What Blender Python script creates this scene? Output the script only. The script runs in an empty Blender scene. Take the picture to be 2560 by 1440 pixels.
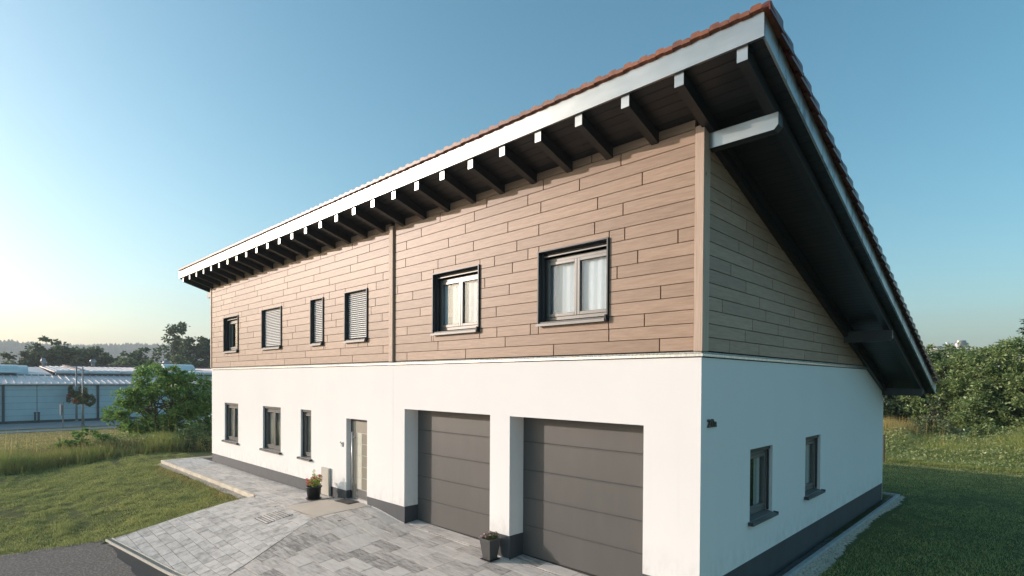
import bpy, math, random
import numpy as np
from mathutils import Vector, Matrix

random.seed(7)
rng = np.random.default_rng(7)
HAZE = .0006
S = bpy.context.scene
COL = S.collection

# ------------------------------------------------------------------ camera
cam_d = bpy.data.cameras.new('camera')
cam = bpy.data.objects.new('camera', cam_d)
COL.objects.link(cam)
R_ = Vector((0.71838481, 0.69562328, 0.00561434))
U_ = Vector((-0.0122456, 0.00457603, 0.99991455))
F_ = Vector((-0.69553815, 0.71839217, -0.01180567))
M = Matrix((R_, U_, -F_)).transposed().to_4x4()
M.translation = Vector((3.14272, -6.58942, 3.00052))
cam.matrix_world = M
cam_d.sensor_width = 36.0
cam_d.lens = 1387.626 / 2560 * 36
cam_d.shift_x = (1280 - 1286.87) / 2560
cam_d.shift_y = (967.21 - 720) / 2560
cam_d.clip_start = 0.1
cam_d.clip_end = 8000
S.camera = cam
S.render.resolution_x, S.render.resolution_y = 1024, 576

# ------------------------------------------------------------------ light
SUN = Vector((-1.41, -1.0, 0.434)).normalized()
SUN_EL = math.asin(SUN.z)
SUN_ROT = math.atan2(SUN.x, SUN.y)
w = bpy.data.worlds.new('World')
S.world = w
w.use_nodes = True
wn, wl = w.node_tree.nodes, w.node_tree.links
bg = wn['Background']
sky = wn.new('ShaderNodeTexSky')
sky.sky_type = 'NISHITA'
sky.sun_disc = False
sky.sun_elevation = SUN_EL
sky.sun_rotation = SUN_ROT
sky.air_density = 1.0
sky.dust_density = 1.9
sky.ozone_density = 3.0
tint = wn.new('ShaderNodeMix')
tint.data_type = 'RGBA'
tint.blend_type = 'MULTIPLY'
tint.inputs[0].default_value = 1.0
tint.inputs[7].default_value = (0.94, 0.93, 0.84, 1)
wl.new(sky.outputs[0], tint.inputs[6])
hs = wn.new('ShaderNodeHueSaturation')
hs.inputs['Saturation'].default_value = 1.18
hs.inputs['Hue'].default_value = 0.48
wl.new(tint.outputs[2], hs.inputs['Color'])
wl.new(hs.outputs[0], bg.inputs[0])
bg.inputs[1].default_value = 0.15
sun_d = bpy.data.lights.new('sun', 'SUN')
sun_d.energy = 2.5
sun_d.angle = math.radians(0.5)
sun_d.color = (1.0, 0.865, 0.79)
sun = bpy.data.objects.new('sun', sun_d)
COL.objects.link(sun)
sun.rotation_euler = SUN.to_track_quat('Z', 'Y').to_euler()
S.view_settings.view_transform = 'Standard'
S.view_settings.look = 'None'
S.view_settings.exposure = 0.82
S.view_settings.gamma = 1.0
S.view_settings.use_curve_mapping = False
S.cycles.use_denoising = True
S.cycles.max_bounces = 8
S.cycles.transparent_max_bounces = 12

# ------------------------------------------------------------------ helpers
def link(o, parent=None):
    COL.objects.link(o)
    if parent is not None:
        o.parent = parent
    return o

def tag(o, label=None, cat=None, group=None, kind=None):
    if label: o['label'] = label
    if cat: o['category'] = cat
    if group: o['group'] = group
    if kind: o['kind'] = kind
    return o

def empty(name, loc=(0, 0, 0), label=None, cat=None, group=None, rz=0.0):
    o = bpy.data.objects.new(name, None)
    o.empty_display_size = 0.2
    o.location = loc
    o.rotation_euler = (0, 0, rz)
    link(o)
    return tag(o, label, cat, group)

class MB:
    def __init__(s):
        s.v, s.f, s.m = [], [], []
        s.mi = 0
    def face(s, pts):
        n = len(s.v)
        s.v += [tuple(p) for p in pts]
        s.f.append(tuple(range(n, n + len(pts))))
        s.m.append(s.mi)
    def idx(s, verts, faces):
        n = len(s.v)
        s.v += [tuple(p) for p in verts]
        for f in faces:
            s.f.append(tuple(i + n for i in f)); s.m.append(s.mi)
    def box(s, x0, x1, y0, y1, z0, z1):
        s.idx([(x0, y0, z0), (x1, y0, z0), (x1, y1, z0), (x0, y1, z0), (x0, y0, z1), (x1, y0, z1), (x1, y1, z1), (x0, y1, z1)],
              [(0, 3, 2, 1), (4, 5, 6, 7), (0, 1, 5, 4), (1, 2, 6, 5), (2, 3, 7, 6), (3, 0, 4, 7)])
    def cbox(s, x0, x1, y0, y1, z0, z1, c=0.004):
        xs, ys, zs = (x0, x1), (y0, y1), (z0, z1)
        P = {}
        V = []
        for i in (0, 1):
            for j in (0, 1):
                for k in (0, 1):
                    p = (xs[i], ys[j], zs[k])
                    sg = (c if i == 0 else -c, c if j == 0 else -c, c if k == 0 else -c)
                    for a in range(3):
                        q = [p[b] + (sg[b] if b != a else 0) for b in range(3)]
                        P[(i, j, k, a)] = len(V); V.append(q)
        F = []
        for a in range(3):
            b, d = (a + 1) % 3, (a + 2) % 3
            for sd in (0, 1):
                q = []
                for (u, v) in ((0, 0), (1, 0), (1, 1), (0, 1)):
                    t = [0, 0, 0]; t[a] = sd; t[b] = u; t[d] = v
                    q.append(P[(t[0], t[1], t[2], a)])
                F.append(tuple(q if sd else q[::-1]))
        for a in range(3):           # edges along axis a
            b, d = (a + 1) % 3, (a + 2) % 3
            for u in (0, 1):
                for v in (0, 1):
                    t0 = [0, 0, 0]; t0[b] = u; t0[d] = v; t1 = list(t0); t1[a] = 1
                    q = [P[(*t0, b)], P[(*t1, b)], P[(*t1, d)], P[(*t0, d)]]
                    F.append(tuple(q if (u == v) else q[::-1]))
        for i in (0, 1):
            for j in (0, 1):
                for k in (0, 1):
                    q = [P[(i, j, k, 0)], P[(i, j, k, 1)], P[(i, j, k, 2)]]
                    F.append(tuple(q if (i + j + k) % 2 else q[::-1]))
        s.idx(V, F)
    def prism(s, poly, d):
        """poly: list of 3d points (ccw seen against d), extruded by -d"""
        n = len(poly); d = Vector(d)
        a = [Vector(p) for p in poly]; b = [p - d for p in a]
        s.idx(a + b, [tuple(range(n)), tuple(range(2 * n - 1, n - 1, -1))] +
              [((i + 1) % n, i, i + n, (i + 1) % n + n) for i in range(n)])
    def tube(s, pts, rad, n=8, cap=True):
        pts = [Vector(p) for p in pts]
        if not hasattr(rad, '__len__'): rad = [rad] * len(pts)
        base = len(s.v)
        for i, p in enumerate(pts):
            t = (pts[min(i + 1, len(pts) - 1)] - pts[max(i - 1, 0)]).normalized()
            a = t.cross(Vector((0, 0, 1)) if abs(t.z) < .9 else Vector((1, 0, 0))).normalized()
            b = t.cross(a)
            for k in range(n):
                an = 2 * math.pi * k / n
                s.v.append(tuple(p + (a * math.cos(an) + b * math.sin(an)) * rad[i]))
        for i in range(len(pts) - 1):
            for k in range(n):
                s.f.append((base + i * n + k, base + (i + 1) * n + k, base + (i + 1) * n + (k + 1) % n, base + i * n + (k + 1) % n)); s.m.append(s.mi)
        if cap:
            s.f.append(tuple(base + k for k in range(n))); s.m.append(s.mi)
            s.f.append(tuple(base + (len(pts) - 1) * n + k for k in range(n - 1, -1, -1))); s.m.append(s.mi)
    def lathe(s, prof, c=(0, 0, 0), n=24):
        base = len(s.v)
        for r, z in prof:
            for k in range(n):
                an = 2 * math.pi * k / n
                s.v.append((c[0] + r * math.cos(an), c[1] + r * math.sin(an), c[2] + z))
        for i in range(len(prof) - 1):
            for k in range(n):
                s.f.append((base + i * n + k, base + i * n + (k + 1) % n, base + (i + 1) * n + (k + 1) % n, base + (i + 1) * n + k)); s.m.append(s.mi)
    def build(s, name, mats, parent=None, smooth=False):
        me = bpy.data.meshes.new(name)
        me.from_pydata(s.v, [], s.f)
        if not isinstance(mats, (list, tuple)): mats = [mats]
        for m in mats: me.materials.append(m)
        if len(mats) > 1: me.polygons.foreach_set('material_index', s.m)
        if smooth: me.polygons.foreach_set('use_smooth', [True] * len(me.polygons))
        me.update()
        return link(bpy.data.objects.new(name, me), parent)

def np_mesh(name, V, nper, mat, parent=None, smooth=False):
    """V (n, nper, 3) -> n separate faces of nper verts"""
    n = V.shape[0]
    me = bpy.data.meshes.new(name)
    me.vertices.add(n * nper)
    me.vertices.foreach_set('co', V.reshape(-1).astype(np.float32))
    me.loops.add(n * nper)
    me.loops.foreach_set('vertex_index', np.arange(n * nper, dtype=np.int32))
    me.polygons.add(n)
    me.polygons.foreach_set('loop_start', np.arange(0, n * nper, nper, dtype=np.int32))
    me.update(calc_edges=True)
    me.materials.append(mat)
    return link(bpy.data.objects.new(name, me), parent)

def obj_of(me_obj, name, parent=None, loc=None):
    o = bpy.data.objects.new(name, me_obj.data)
    if loc is not None: o.location = loc
    return link(o, parent)

def clip(poly, a, b, c):
    """keep a*x+b*y+c >= 0 of a 2d polygon"""
    out = []
    for i in range(len(poly)):
        p, q = poly[i], poly[(i + 1) % len(poly)]
        dp, dq = a * p[0] + b * p[1] + c, a * q[0] + b * q[1] + c
        if dp >= 0: out.append(p)
        if (dp > 0 and dq < 0) or (dp < 0 and dq > 0):
            t = dp / (dp - dq)
            out.append((p[0] + (q[0] - p[0]) * t, p[1] + (q[1] - p[1]) * t))
    return out

def clip_convex(poly, conv):
    for i in range(len(conv)):
        p, q = conv[i], conv[(i + 1) % len(conv)]
        a, b = -(q[1] - p[1]), (q[0] - p[0])
        poly = clip(poly, a, b, -(a * p[0] + b * p[1]))
        if len(poly) < 3: return []
    return poly

def area(poly):
    return 0.5 * sum(poly[i][0] * poly[(i + 1) % len(poly)][1] - poly[(i + 1) % len(poly)][0] * poly[i][1] for i in range(len(poly)))

def dedupe(poly, e=1e-4):
    out = []
    for p in poly:
        if not out or math.dist(p, out[-1]) > e: out.append(p)
    if len(out) > 1 and math.dist(out[0], out[-1]) < e: out.pop()
    return out

def inset(poly, d):
    """inset a convex ccw polygon"""
    n = len(poly)
    c = list(poly)
    for i in range(n):
        p, q = poly[i], poly[(i + 1) % n]
        l = math.dist(p, q)
        if l < 1e-6: continue
        a, b = -(q[1] - p[1]) / l, (q[0] - p[0]) / l
        c = clip(c, a, b, -(a * p[0] + b * p[1]) - d)
        if len(c) < 3: return []
    return c

def vnoise(x, y, seed=0):
    """smooth value noise, numpy"""
    xi, yi = np.floor(x).astype(np.int64), np.floor(y).astype(np.int64)
    xf, yf = x - xi, y - yi
    def h(a, b):
        n = (a * 374761393 + b * 668265263 + seed * 974711) & 0x7fffffff
        n = ((n ^ (n >> 13)) * 1274126177) & 0x7fffffff
        return (n ^ (n >> 16)) % 10007 / 10007.0
    u, v = xf * xf * (3 - 2 * xf), yf * yf * (3 - 2 * yf)
    return (h(xi, yi) * (1 - u) + h(xi + 1, yi) * u) * (1 - v) + (h(xi, yi + 1) * (1 - u) + h(xi + 1, yi + 1) * u) * v

# ------------------------------------------------------------------ materials
class NT:
    def __init__(s, name):
        s.m = bpy.data.materials.new(name)
        s.m.use_nodes = True
        s.n, s.l = s.m.node_tree.nodes, s.m.node_tree.links
        s.b = s.n['Principled BSDF']
        s.out = s.n['Material Output']
    def node(s, t, **kw):
        n = s.n.new(t)
        for k, v in kw.items(): setattr(n, k, v)
        return n
    def pos(s, scale=(1, 1, 1), obj=False, rot=(0, 0, 0)):
        g = s.node('ShaderNodeTexCoord') if obj else s.node('ShaderNodeNewGeometry')
        m = s.node('ShaderNodeMapping')
        m.inputs['Scale'].default_value = scale
        m.inputs['Rotation'].default_value = rot
        s.l.new(g.outputs['Object' if obj else 'Position'], m.inputs[0])
        return m.outputs[0]
    def noise(s, vec, scale, detail=4, rough=.55):
        n = s.node('ShaderNodeTexNoise')
        n.inputs['Scale'].default_value = scale
        n.inputs['Detail'].default_value = detail
        n.inputs['Roughness'].default_value = rough
        if vec is not None: s.l.new(vec, n.inputs['Vector'])
        return n.outputs['Fac']
    def ramp(s, fac, stops):
        r = s.node('ShaderNodeValToRGB')
        e = r.color_ramp.elements
        while len(e) < len(stops): e.new(0.5)
        for el, (p, c) in zip(e, stops):
            el.position = p
            el.color = (*c, 1) if len(c) == 3 else c
        s.l.new(fac, r.inputs[0])
        return r.outputs[0]
    def mix(s, fac, a, b, blend='MIX'):
        n = s.node('ShaderNodeMix')
        n.data_type = 'RGBA'; n.blend_type = blend
        for sock, v in ((n.inputs[0], fac), (n.inputs[6], a), (n.inputs[7], b)):
            if hasattr(v, 'links') or hasattr(v, 'is_linked'): s.l.new(v, sock)
            elif isinstance(v, (int, float)): sock.default_value = v
            else: sock.default_value = (*v, 1)
        return n.outputs[2]
    def math(s, op, a, b=None):
        n = s.node('ShaderNodeMath'); n.operation = op
        for sock, v in ((n.inputs[0], a), (n.inputs[1], b)):
            if v is None: continue
            if isinstance(v, (int, float)): sock.default_value = v
            else: s.l.new(v, sock)
        return n.outputs[0]
    def rand(s):
        return s.node('ShaderNodeObjectInfo').outputs['Random']
    def island(s):
        return s.node('ShaderNodeNewGeometry').outputs['Random Per Island']
    def bump(s, h, strength=.3, dist=.01):
        b = s.node('ShaderNodeBump')
        b.inputs['Strength'].default_value = strength
        b.inputs['Distance'].default_value = dist
        s.l.new(h, b.inputs['Height'])
        s.l.new(b.outputs[0], s.b.inputs['Normal'])
    def set(s, color=None, rough=None, metal=None, spec=None):
        if color is not None:
            if isinstance(color, tuple): s.b.inputs['Base Color'].default_value = (*color, 1)
            else: s.l.new(color, s.b.inputs['Base Color'])
        if rough is not None:
            if isinstance(rough, (int, float)): s.b.inputs['Roughness'].default_value = rough
            else: s.l.new(rough, s.b.inputs['Roughness'])
        if metal is not None: s.b.inputs['Metallic'].default_value = metal
        if spec is not None: s.b.inputs['Specular IOR Level'].default_value = spec
        return s

MT = {}
def plain(name, col, rough=.6, metal=0, var=.12, scale=6, spec=None, bump=0):
    t = NT(name)
    n = t.noise(t.pos(), scale, 5)
    c = t.ramp(n, [(.3, tuple(v * (1 - var) for v in col)), (.7, tuple(v * (1 + var) for v in col))])
    t.set(c, rough, metal, spec)
    if bump: t.bump(t.noise(t.pos(), scale * 8, 4), bump, .004)
    MT[name] = t.m
    return t

def build_materials():
    t = NT('plaster')
    n = t.noise(t.pos(), .7, 5); n2 = t.noise(t.pos((1, 1, .25)), 2.2, 4)
    c = t.mix(t.math('MULTIPLY', n2, .5), t.ramp(n, [(.3, (.85, .825, .80)), (.7, (.88, .86, .835))]), (.82, .795, .77))
    g = t.node('ShaderNodeNewGeometry'); sx = t.node('ShaderNodeSeparateXYZ'); t.l.new(g.outputs['Position'], sx.inputs[0])
    mr = t.node('ShaderNodeMapRange'); mr.inputs[1].default_value = .39; mr.inputs[2].default_value = .85; mr.inputs[3].default_value = .75; mr.inputs[4].default_value = 0
    t.l.new(sx.outputs[2], mr.inputs[0])
    splash = t.ramp(t.noise(t.pos((1, 1, .5)), 7, 6, .7), [(.42, (0, 0, 0)), (.75, (1, 1, 1))])
    c = t.mix(t.math('MULTIPLY', splash, mr.outputs[0]), c, (.60, .56, .50))
    stk = t.ramp(t.noise(t.pos((9, 9, .35)), 1.0, 5, .65), [(.58, (0, 0, 0)), (.85, (1, 1, 1))])
    c = t.mix(t.math('MULTIPLY', stk, .25), c, (.66, .64, .60))
    gr = t.noise(t.pos(), 120, 3, .7)
    c = t.mix(.10, c, t.ramp(gr, [(.3, (.45, .44, .42)), (.7, (1, 1, 1))]))
    t.set(c, .85, 0, .3); t.bump(gr, .5, .003); MT['plaster'] = t.m

    t = NT('plinth_paint')
    n = t.noise(t.pos((1, 1, .4)), 3, 5)
    t.set(t.ramp(n, [(.25, (.050, .056, .064)), (.75, (.067, .074, .082))]), .6); t.bump(t.noise(t.pos(), 220, 3), .4, .002); MT['plinth'] = t.m

    def boards(name, a, b):
        t = NT(name)
        g = t.noise(t.pos((1.0, 1.0, 13)), 2.6, 8, .68)
        g2 = t.noise(t.pos((2.5, 2.5, 110)), 2.0, 3)
        c = t.ramp(g, [(.25, a), (.5, tuple((x + y) / 2 for x, y in zip(a, b))), (.78, b)])
        c = t.mix(t.math('MULTIPLY', g2, .5), c, tuple(v * .62 for v in a))
        v = t.ramp(t.rand(), [(0, (.86, .855, .85)), (1, (1.10, 1.09, 1.09))])
        c = t.mix(1.0, c, v, 'MULTIPLY')
        t.set(c, .5, 0, .4)
        t.bump(g, .18, .004)
        MT[name] = t.m
    boards('board', (.30, .192, .125), (.54, .375, .27))

    t = NT('post_wood')
    g = t.noise(t.pos((22, 22, .9)), 1.6, 6, .6)
    vo = t.node('ShaderNodeTexVoronoi'); vo.inputs['Scale'].default_value = 2.6
    t.l.new(t.pos((1.5, 1.5, .55)), vo.inputs[0])
    knot = t.ramp(vo.outputs['Distance'], [(.025, (.10, .045, .03)), (.05, (1, 1, 1))])
    c = t.ramp(g, [(.25, (.38, .26, .18)), (.5, (.50, .365, .275)), (.8, (.60, .465, .37))])
    t.set(t.mix(1.0, c, knot, 'MULTIPLY'), .6); t.bump(g, .2, .004); MT['post'] = t.m

    t = NT('zinc_sheet')
    n = t.noise(t.pos((.6, .6, 2)), 3, 5)
    c = t.ramp(n, [(.3, (.33, .35, .345)), (.7, (.42, .435, .43))])
    t.set(c, t.ramp(t.noise(t.pos(), 1.3, 3), [(.3, (.28,) * 3), (.7, (.38,) * 3)]), .85); MT['zinc'] = t.m

    t = NT('weathered_zinc')
    n = t.noise(t.pos((9, 2.2, .7)), 2.3, 6, .6)
    c = t.ramp(n, [(.36, (.17, .20, .215)), (.47, (.46, .50, .52)), (.8, (.60, .63, .64))])
    t.set(c, .42, .6); MT['zinc_streak'] = t.m

    t = NT('galvanised_ledge')
    n = t.noise(t.pos((7, 7, 1)), 5, 5)
    t.set(t.ramp(n, [(.3, (.48, .49, .47)), (.7, (.72, .72, .69))]), .32, .8); MT['galv'] = t.m
    t = NT('rough_mortar_line')
    n = t.noise(t.pos(), 60, 4)
    t.set(t.ramp(n, [(.35, (.22, .22, .19)), (.6, (.55, .55, .50))]), .7, .2); t.bump(n, .8, .01); MT['ledge_rough'] = t.m

    t = NT('dark_timber')
    g = t.noise(t.pos((3, 3, 3)), 9, 6)
    t.set(t.ramp(g, [(.3, (.016, .018, .020)), (.7, (.026, .029, .032))]), .42, 0, .5); t.bump(g, .1, .003); MT['timber'] = t.m
    t = NT('soffit_paint')
    g = t.noise(t.pos((.8, 14, 14)), 2.5, 6)
    c = t.ramp(g, [(.3, (.010, .012, .014)), (.7, (.019, .022, .025))])
    c = t.mix(1.0, c, t.ramp(t.rand(), [(0, (.8, .8, .8)), (1, (1.25, 1.22, 1.2))]), 'MULTIPLY')
    t.set(c, .4, 0, .5); t.bump(g, .15, .003); MT['soffit'] = t.m

    t = NT('clay_tile')
    n = t.noise(t.pos(), 14, 5)
    c = t.ramp(n, [(.3, (.17, .050, .018)), (.55, (.27, .085, .032)), (.8, (.35, .13, .055))])
    c = t.mix(1.0, c, t.ramp(t.rand(), [(0, (.72, .70, .70)), (1, (1.15, 1.12, 1.1))]), 'MULTIPLY')
    t.set(c, .42); t.bump(t.noise(t.pos(), 90, 3), .2, .003); MT['tile'] = t.m
    t = NT('shaded_verge_tile')
    n = t.noise(t.pos(), 16, 5)
    c = t.ramp(n, [(.3, (.10, .022, .016)), (.8, (.19, .05, .035))])  # darker than the roof tiles, shade along the verge put into the colour
    c = t.mix(1.0, c, t.ramp(t.rand(), [(0, (.75, .75, .75)), (1, (1.15, 1.12, 1.1))]), 'MULTIPLY')
    t.set(c, .36); MT['verge'] = t.m

    plain('anthracite_metal', (.050, .054, .058), .45, .2, .06); MT['alu'] = MT['anthracite_metal']
    plain('sill_metal', (.17, .17, .165), .45, .35, .08); MT['sill'] = MT['sill_metal']
    plain('window_profile', (.17, .168, .162), .38, .3, .06); MT['wframe'] = MT['window_profile']
    plain('bright_strip', (.62, .62, .61), .35, .4, .05); MT['strip'] = MT['bright_strip']

    t = NT('garage_door_paint')
    n = t.noise(t.pos((1, 1, 6)), 90, 3)
    n2 = t.noise(t.pos(), .9, 3)
    c = t.mix(n2, (.090, .087, .083), (.104, .100, .095))
    dirt = t.ramp(t.noise(t.pos((1.5, 1.5, .5)), 2.2, 6, .65), [(.45, (0, 0, 0)), (.8, (1, 1, 1))])
    c = t.mix(t.math('MULTIPLY', dirt, .3), c, (.14, .132, .12))
    t.set(c, .5, .15); t.bump(t.noise(t.pos((1, 1, 2.5)), 120, 4, .7), .35, .002); MT['garage'] = t.m

    t = NT('window_glass')
    fr = t.node('ShaderNodeLayerWeight'); fr.inputs[0].default_value = .5
    gl = t.node('ShaderNodeBsdfGlossy'); gl.inputs['Roughness'].default_value = .0
    gl.inputs['Color'].default_value = (.95, .97, 1, 1)
    tr = t.node('ShaderNodeBsdfTransparent'); tr.inputs[0].default_value = (.84, .87, .86, 1)
    mx = t.node('ShaderNodeMixShader')
    fac = t.math('ADD', t.math('MULTIPLY', t.math('POWER', fr.outputs['Facing'], 3.5), .75), .06)
    t.l.new(fac, mx.inputs[0]); t.l.new(tr.outputs[0], mx.inputs[1]); t.l.new(gl.outputs[0], mx.inputs[2])
    t.l.new(mx.outputs[0], t.out.inputs[0]); MT['glass'] = t.m

    def cloth(name, a, b, sc):
        t = NT(name)
        n = t.noise(t.pos(sc), 1, 3)
        t.set(t.ramp(n, [(.35, a), (.65, b)]), .9, 0, .1); MT[name] = t.m
    cloth('curtain_white', (.74, .80, .88), (.79, .84, .90), (3, 3, .6))
    cloth('curtain_beige', (.26, .23, .19), (.48, .435, .37), (7, 7, 1.4))
    cloth('curtain_grey', (.42, .42, .40), (.58, .575, .55), (9, 9, .4))
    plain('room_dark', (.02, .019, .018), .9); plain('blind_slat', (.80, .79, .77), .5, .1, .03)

    def paver(name, streak):
        t = NT(name)
        if streak:
            n = t.noise(t.pos((1.6, 9, 9)), 2.0, 7, .68)
        else:
            n = t.noise(t.pos((2.6, 4.2, 4)), 2.2, 7, .64)
        oi = t.rand()
        nn = t.math('ADD', n, t.math('MULTIPLY', t.math('SUBTRACT', oi, .5), .30 if streak else .26))
        c = t.ramp(nn, [(.28, (.22, .19, .165)), (.43, (.52, .455, .395)), (.57, (.68, .60, .525)), (.8, (.80, .72, .635))] if streak else
                   [(.26, (.36, .325, .29)), (.43, (.58, .525, .47)), (.58, (.71, .645, .58)), (.8, (.82, .745, .675))])
        hue = t.node('ShaderNodeHueSaturation'); hue.inputs['Saturation'].default_value = .9
        t.l.new(c, hue.inputs['Color'])
        fine = t.noise(t.pos(), 170, 3)
        c2 = t.mix(.16, hue.outputs[0], t.ramp(fine, [(.3, (.12, .12, .12)), (.7, (.7, .7, .7))]))
        t.set(c2, .75, 0, .3); t.bump(fine, .35, .002); MT[name] = t.m
    paver('paver_slab', True); paver('paver_square', False)
    plain('landing_stone', (.60, .52, .43), .6, 0, .06, 2, bump=.25)
    plain('kerb_concrete', (.66, .58, .46), .85, 0, .14, 3, bump=.5)
    plain('kerb_grey', (.36, .37, .37), .8, 0, .14, 4, bump=.5)
    plain('drain_metal', (.62, .58, .50), .6, .15, .08, 9)
    plain('slot_shadow', (.22, .20, .17), .7)
    plain('joint_sand', (.035, .032, .028), .95, 0, .3, 30)
    plain('black', (.012, .012, .012), .7)
    plain('pot_plastic', (.022, .024, .026), .45)

    t = NT('asphalt')
    n = t.noise(t.pos(), 26, 6, .8); n2 = t.noise(t.pos((1, 2.5, 1), rot=(0, 0, .5)), .9, 5)
    c = t.ramp(n, [(.36, (.055, .047, .04)), (.5, (.16, .137, .118)), (.64, (.40, .345, .30))])
    c = t.mix(t.math('MULTIPLY', n2, .4), c, (.16, .13, .108))
    t.set(c, .85); t.bump(n, .8, .008); MT['asphalt'] = t.m
    t = NT('asphalt_fresh')
    n = t.noise(t.pos(), 120, 3)
    t.set(t.ramp(n, [(.4, (.012, .012, .012)), (.7, (.045, .044, .043))]), .7); t.bump(n, .8, .008); MT['asphalt_dark'] = t.m
    plain('street', (.30, .29, .285), .85, 0, .1, 1.2); plain('walkway', (.38, .35, .31), .85, 0, .12, 2)

    t = NT('soil_and_turf')
    n = t.noise(t.pos(), 1.1, 6); n2 = t.noise(t.pos(), 9, 5)
    c = t.ramp(n, [(.3, (.07, .088, .03)), (.6, (.10, .115, .042)), (.85, (.17, .145, .065))])
    c = t.mix(t.math('MULTIPLY', n2, .6), c, (.08, .09, .035))
    t.set(c, .95, 0, .1); t.bump(n2, .7, .04); MT['turf'] = t.m
    t = NT('dry_meadow')
    n = t.noise(t.pos((1, .35, 1)), .5, 6)
    c = t.ramp(n, [(.3, (.20, .18, .07)), (.5, (.40, .31, .14)), (.75, (.52, .40, .20))])
    t.set(c, .95, 0, .1); t.bump(t.noise(t.pos(), 6, 5), .8, .06); MT['meadow'] = t.m
    t = NT('pale_gravel')
    n = t.noise(t.pos(), 28, 5)
    t.set(t.ramp(n, [(.3, (.24, .205, .16)), (.5, (.52, .455, .37)), (.75, (.74, .665, .55))]), .95, 0, .1); t.bump(n, 1, .04); MT['gravel'] = t.m
    plain('dark_gravel', (.10, .095, .09), .95, 0, .4, 26, bump=.9)

    def grass(name, stops, trans=.35):
        t = NT(name)
        c = t.ramp(t.island(), stops)
        big = t.noise(t.pos(), .8, 4)
        c = t.mix(1.0, c, t.ramp(big, [(.3, (.78, .82, .8)), (.7, (1.2, 1.12, 1.0))]), 'MULTIPLY')
        d = t.node('ShaderNodeBsdfDiffuse'); tl = t.node('ShaderNodeBsdfTranslucent')
        mx = t.node('ShaderNodeMixShader'); mx.inputs[0].default_value = trans
        t.l.new(c, d.inputs[0]); t.l.new(c, tl.inputs[0])
        t.l.new(d.outputs[0], mx.inputs[1]); t.l.new(tl.outputs[0], mx.inputs[2])
        t.l.new(mx.outputs[0], t.out.inputs[0]); MT[name] = t.m
    grass('lawn_blade', [(0, (.17, .235, .08)), (.5, (.36, .41, .165)), (.85, (.54, .56, .27)), (1, (.68, .62, .35))])
    grass('meadow_blade', [(0, (.17, .20, .07)), (.35, (.32, .30, .12)), (.7, (.50, .41, .20)), (1, (.68, .57, .33))])
    grass('weed_blade', [(0, (.22, .29, .085)), (.5, (.40, .46, .16)), (.9, (.46, .46, .19)), (1, (.62, .54, .28))])
    grass('gold_blade', [(0, (.38, .31, .11)), (.6, (.58, .46, .20)), (1, (.70, .58, .30))])

    def leaf(name, stops, gloss=.12, trans=.3):
        t = NT(name)
        c = t.ramp(t.island(), stops)
        d = t.node('ShaderNodeBsdfDiffuse'); tl = t.node('ShaderNodeBsdfTranslucent'); gl = t.node('ShaderNodeBsdfGlossy')
        gl.inputs['Roughness'].default_value = .45
        gl.inputs['Color'].default_value = (.75, .8, .7, 1)
        mx = t.node('ShaderNodeMixShader'); mx.inputs[0].default_value = trans
        m2 = t.node('ShaderNodeMixShader'); m2.inputs[0].default_value = gloss
        t.l.new(c, d.inputs[0])
        br = t.node('ShaderNodeBrightContrast'); br.inputs['Bright'].default_value = .02
        t.l.new(c, br.inputs[0]); t.l.new(br.outputs[0], tl.inputs[0])
        t.l.new(d.outputs[0], mx.inputs[1]); t.l.new(tl.outputs[0], mx.inputs[2])
        t.l.new(mx.outputs[0], m2.inputs[1]); t.l.new(gl.outputs[0], m2.inputs[2])
        t.l.new(m2.outputs[0], t.out.inputs[0]); MT[name] = t.m
    leaf('leaf_fresh', [(0, (.09, .20, .04)), (.6, (.165, .31, .065)), (1, (.32, .45, .13))], .05, .45)
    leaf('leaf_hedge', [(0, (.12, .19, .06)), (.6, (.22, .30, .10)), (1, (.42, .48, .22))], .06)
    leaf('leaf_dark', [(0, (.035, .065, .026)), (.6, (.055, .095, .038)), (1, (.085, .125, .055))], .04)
    leaf('leaf_far', [(0, (.065, .11, .05)), (.6, (.105, .155, .07)), (1, (.17, .215, .105))], .03)
    leaf('leaf_pale', [(0, (.15, .185, .085)), (.6, (.22, .26, .12)), (1, (.30, .33, .17))], .05)
    leaf('leaf_weed', [(0, (.20, .28, .085)), (.5, (.38, .45, .17)), (1, (.58, .58, .30))], .04, .4)
    leaf('leaf_flower', [(0, (.20, .32, .05)), (.6, (.46, .54, .08)), (1, (.62, .62, .16))], .05, .4)
    leaf('leaf_basket', [(0, (.06, .085, .025)), (.7, (.11, .13, .045)), (1, (.17, .155, .065))], .03)
    leaf('petal_red', [(0, (.50, .04, .10)), (.6, (.65, .10, .17)), (1, (.75, .30, .30))], .03)
    leaf('petal_pink', [(0, (.6, .26, .38)), (.6, (.75, .5, .57)), (1, (.82, .75, .75))], .03)
    leaf('petal_rust', [(0, (.32, .07, .03)), (1, (.42, .15, .07))], .03)
    plain('bark', (.09, .075, .055), .9, 0, .3, 20, bump=.8)

    plain('blue_wall', (.44, .555, .60), .5, .1, .05, 1.5); plain('blue_dark', (.05, .065, .075), .5)
    plain('roof_sheet_pale', (.66, .59, .575), .5, .2, .08, 1.2)
    plain('roof_maroon', (.14, .075, .075), .5, .1, .1, 3)
    plain('white_sheet', (.68, .72, .72), .4, .1, .05, 2)
    plain('hall_grey', (.52, .50, .46), .7, 0, .08, 1); plain('vent_metal', (.30, .30, .31), .45, .5, .1, 3)
    plain('pole_metal', (.27, .26, .25), .6, .3, .1, 5)
    plain('forest', (.05, .075, .045), .9, 0, .3, .05)
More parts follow.
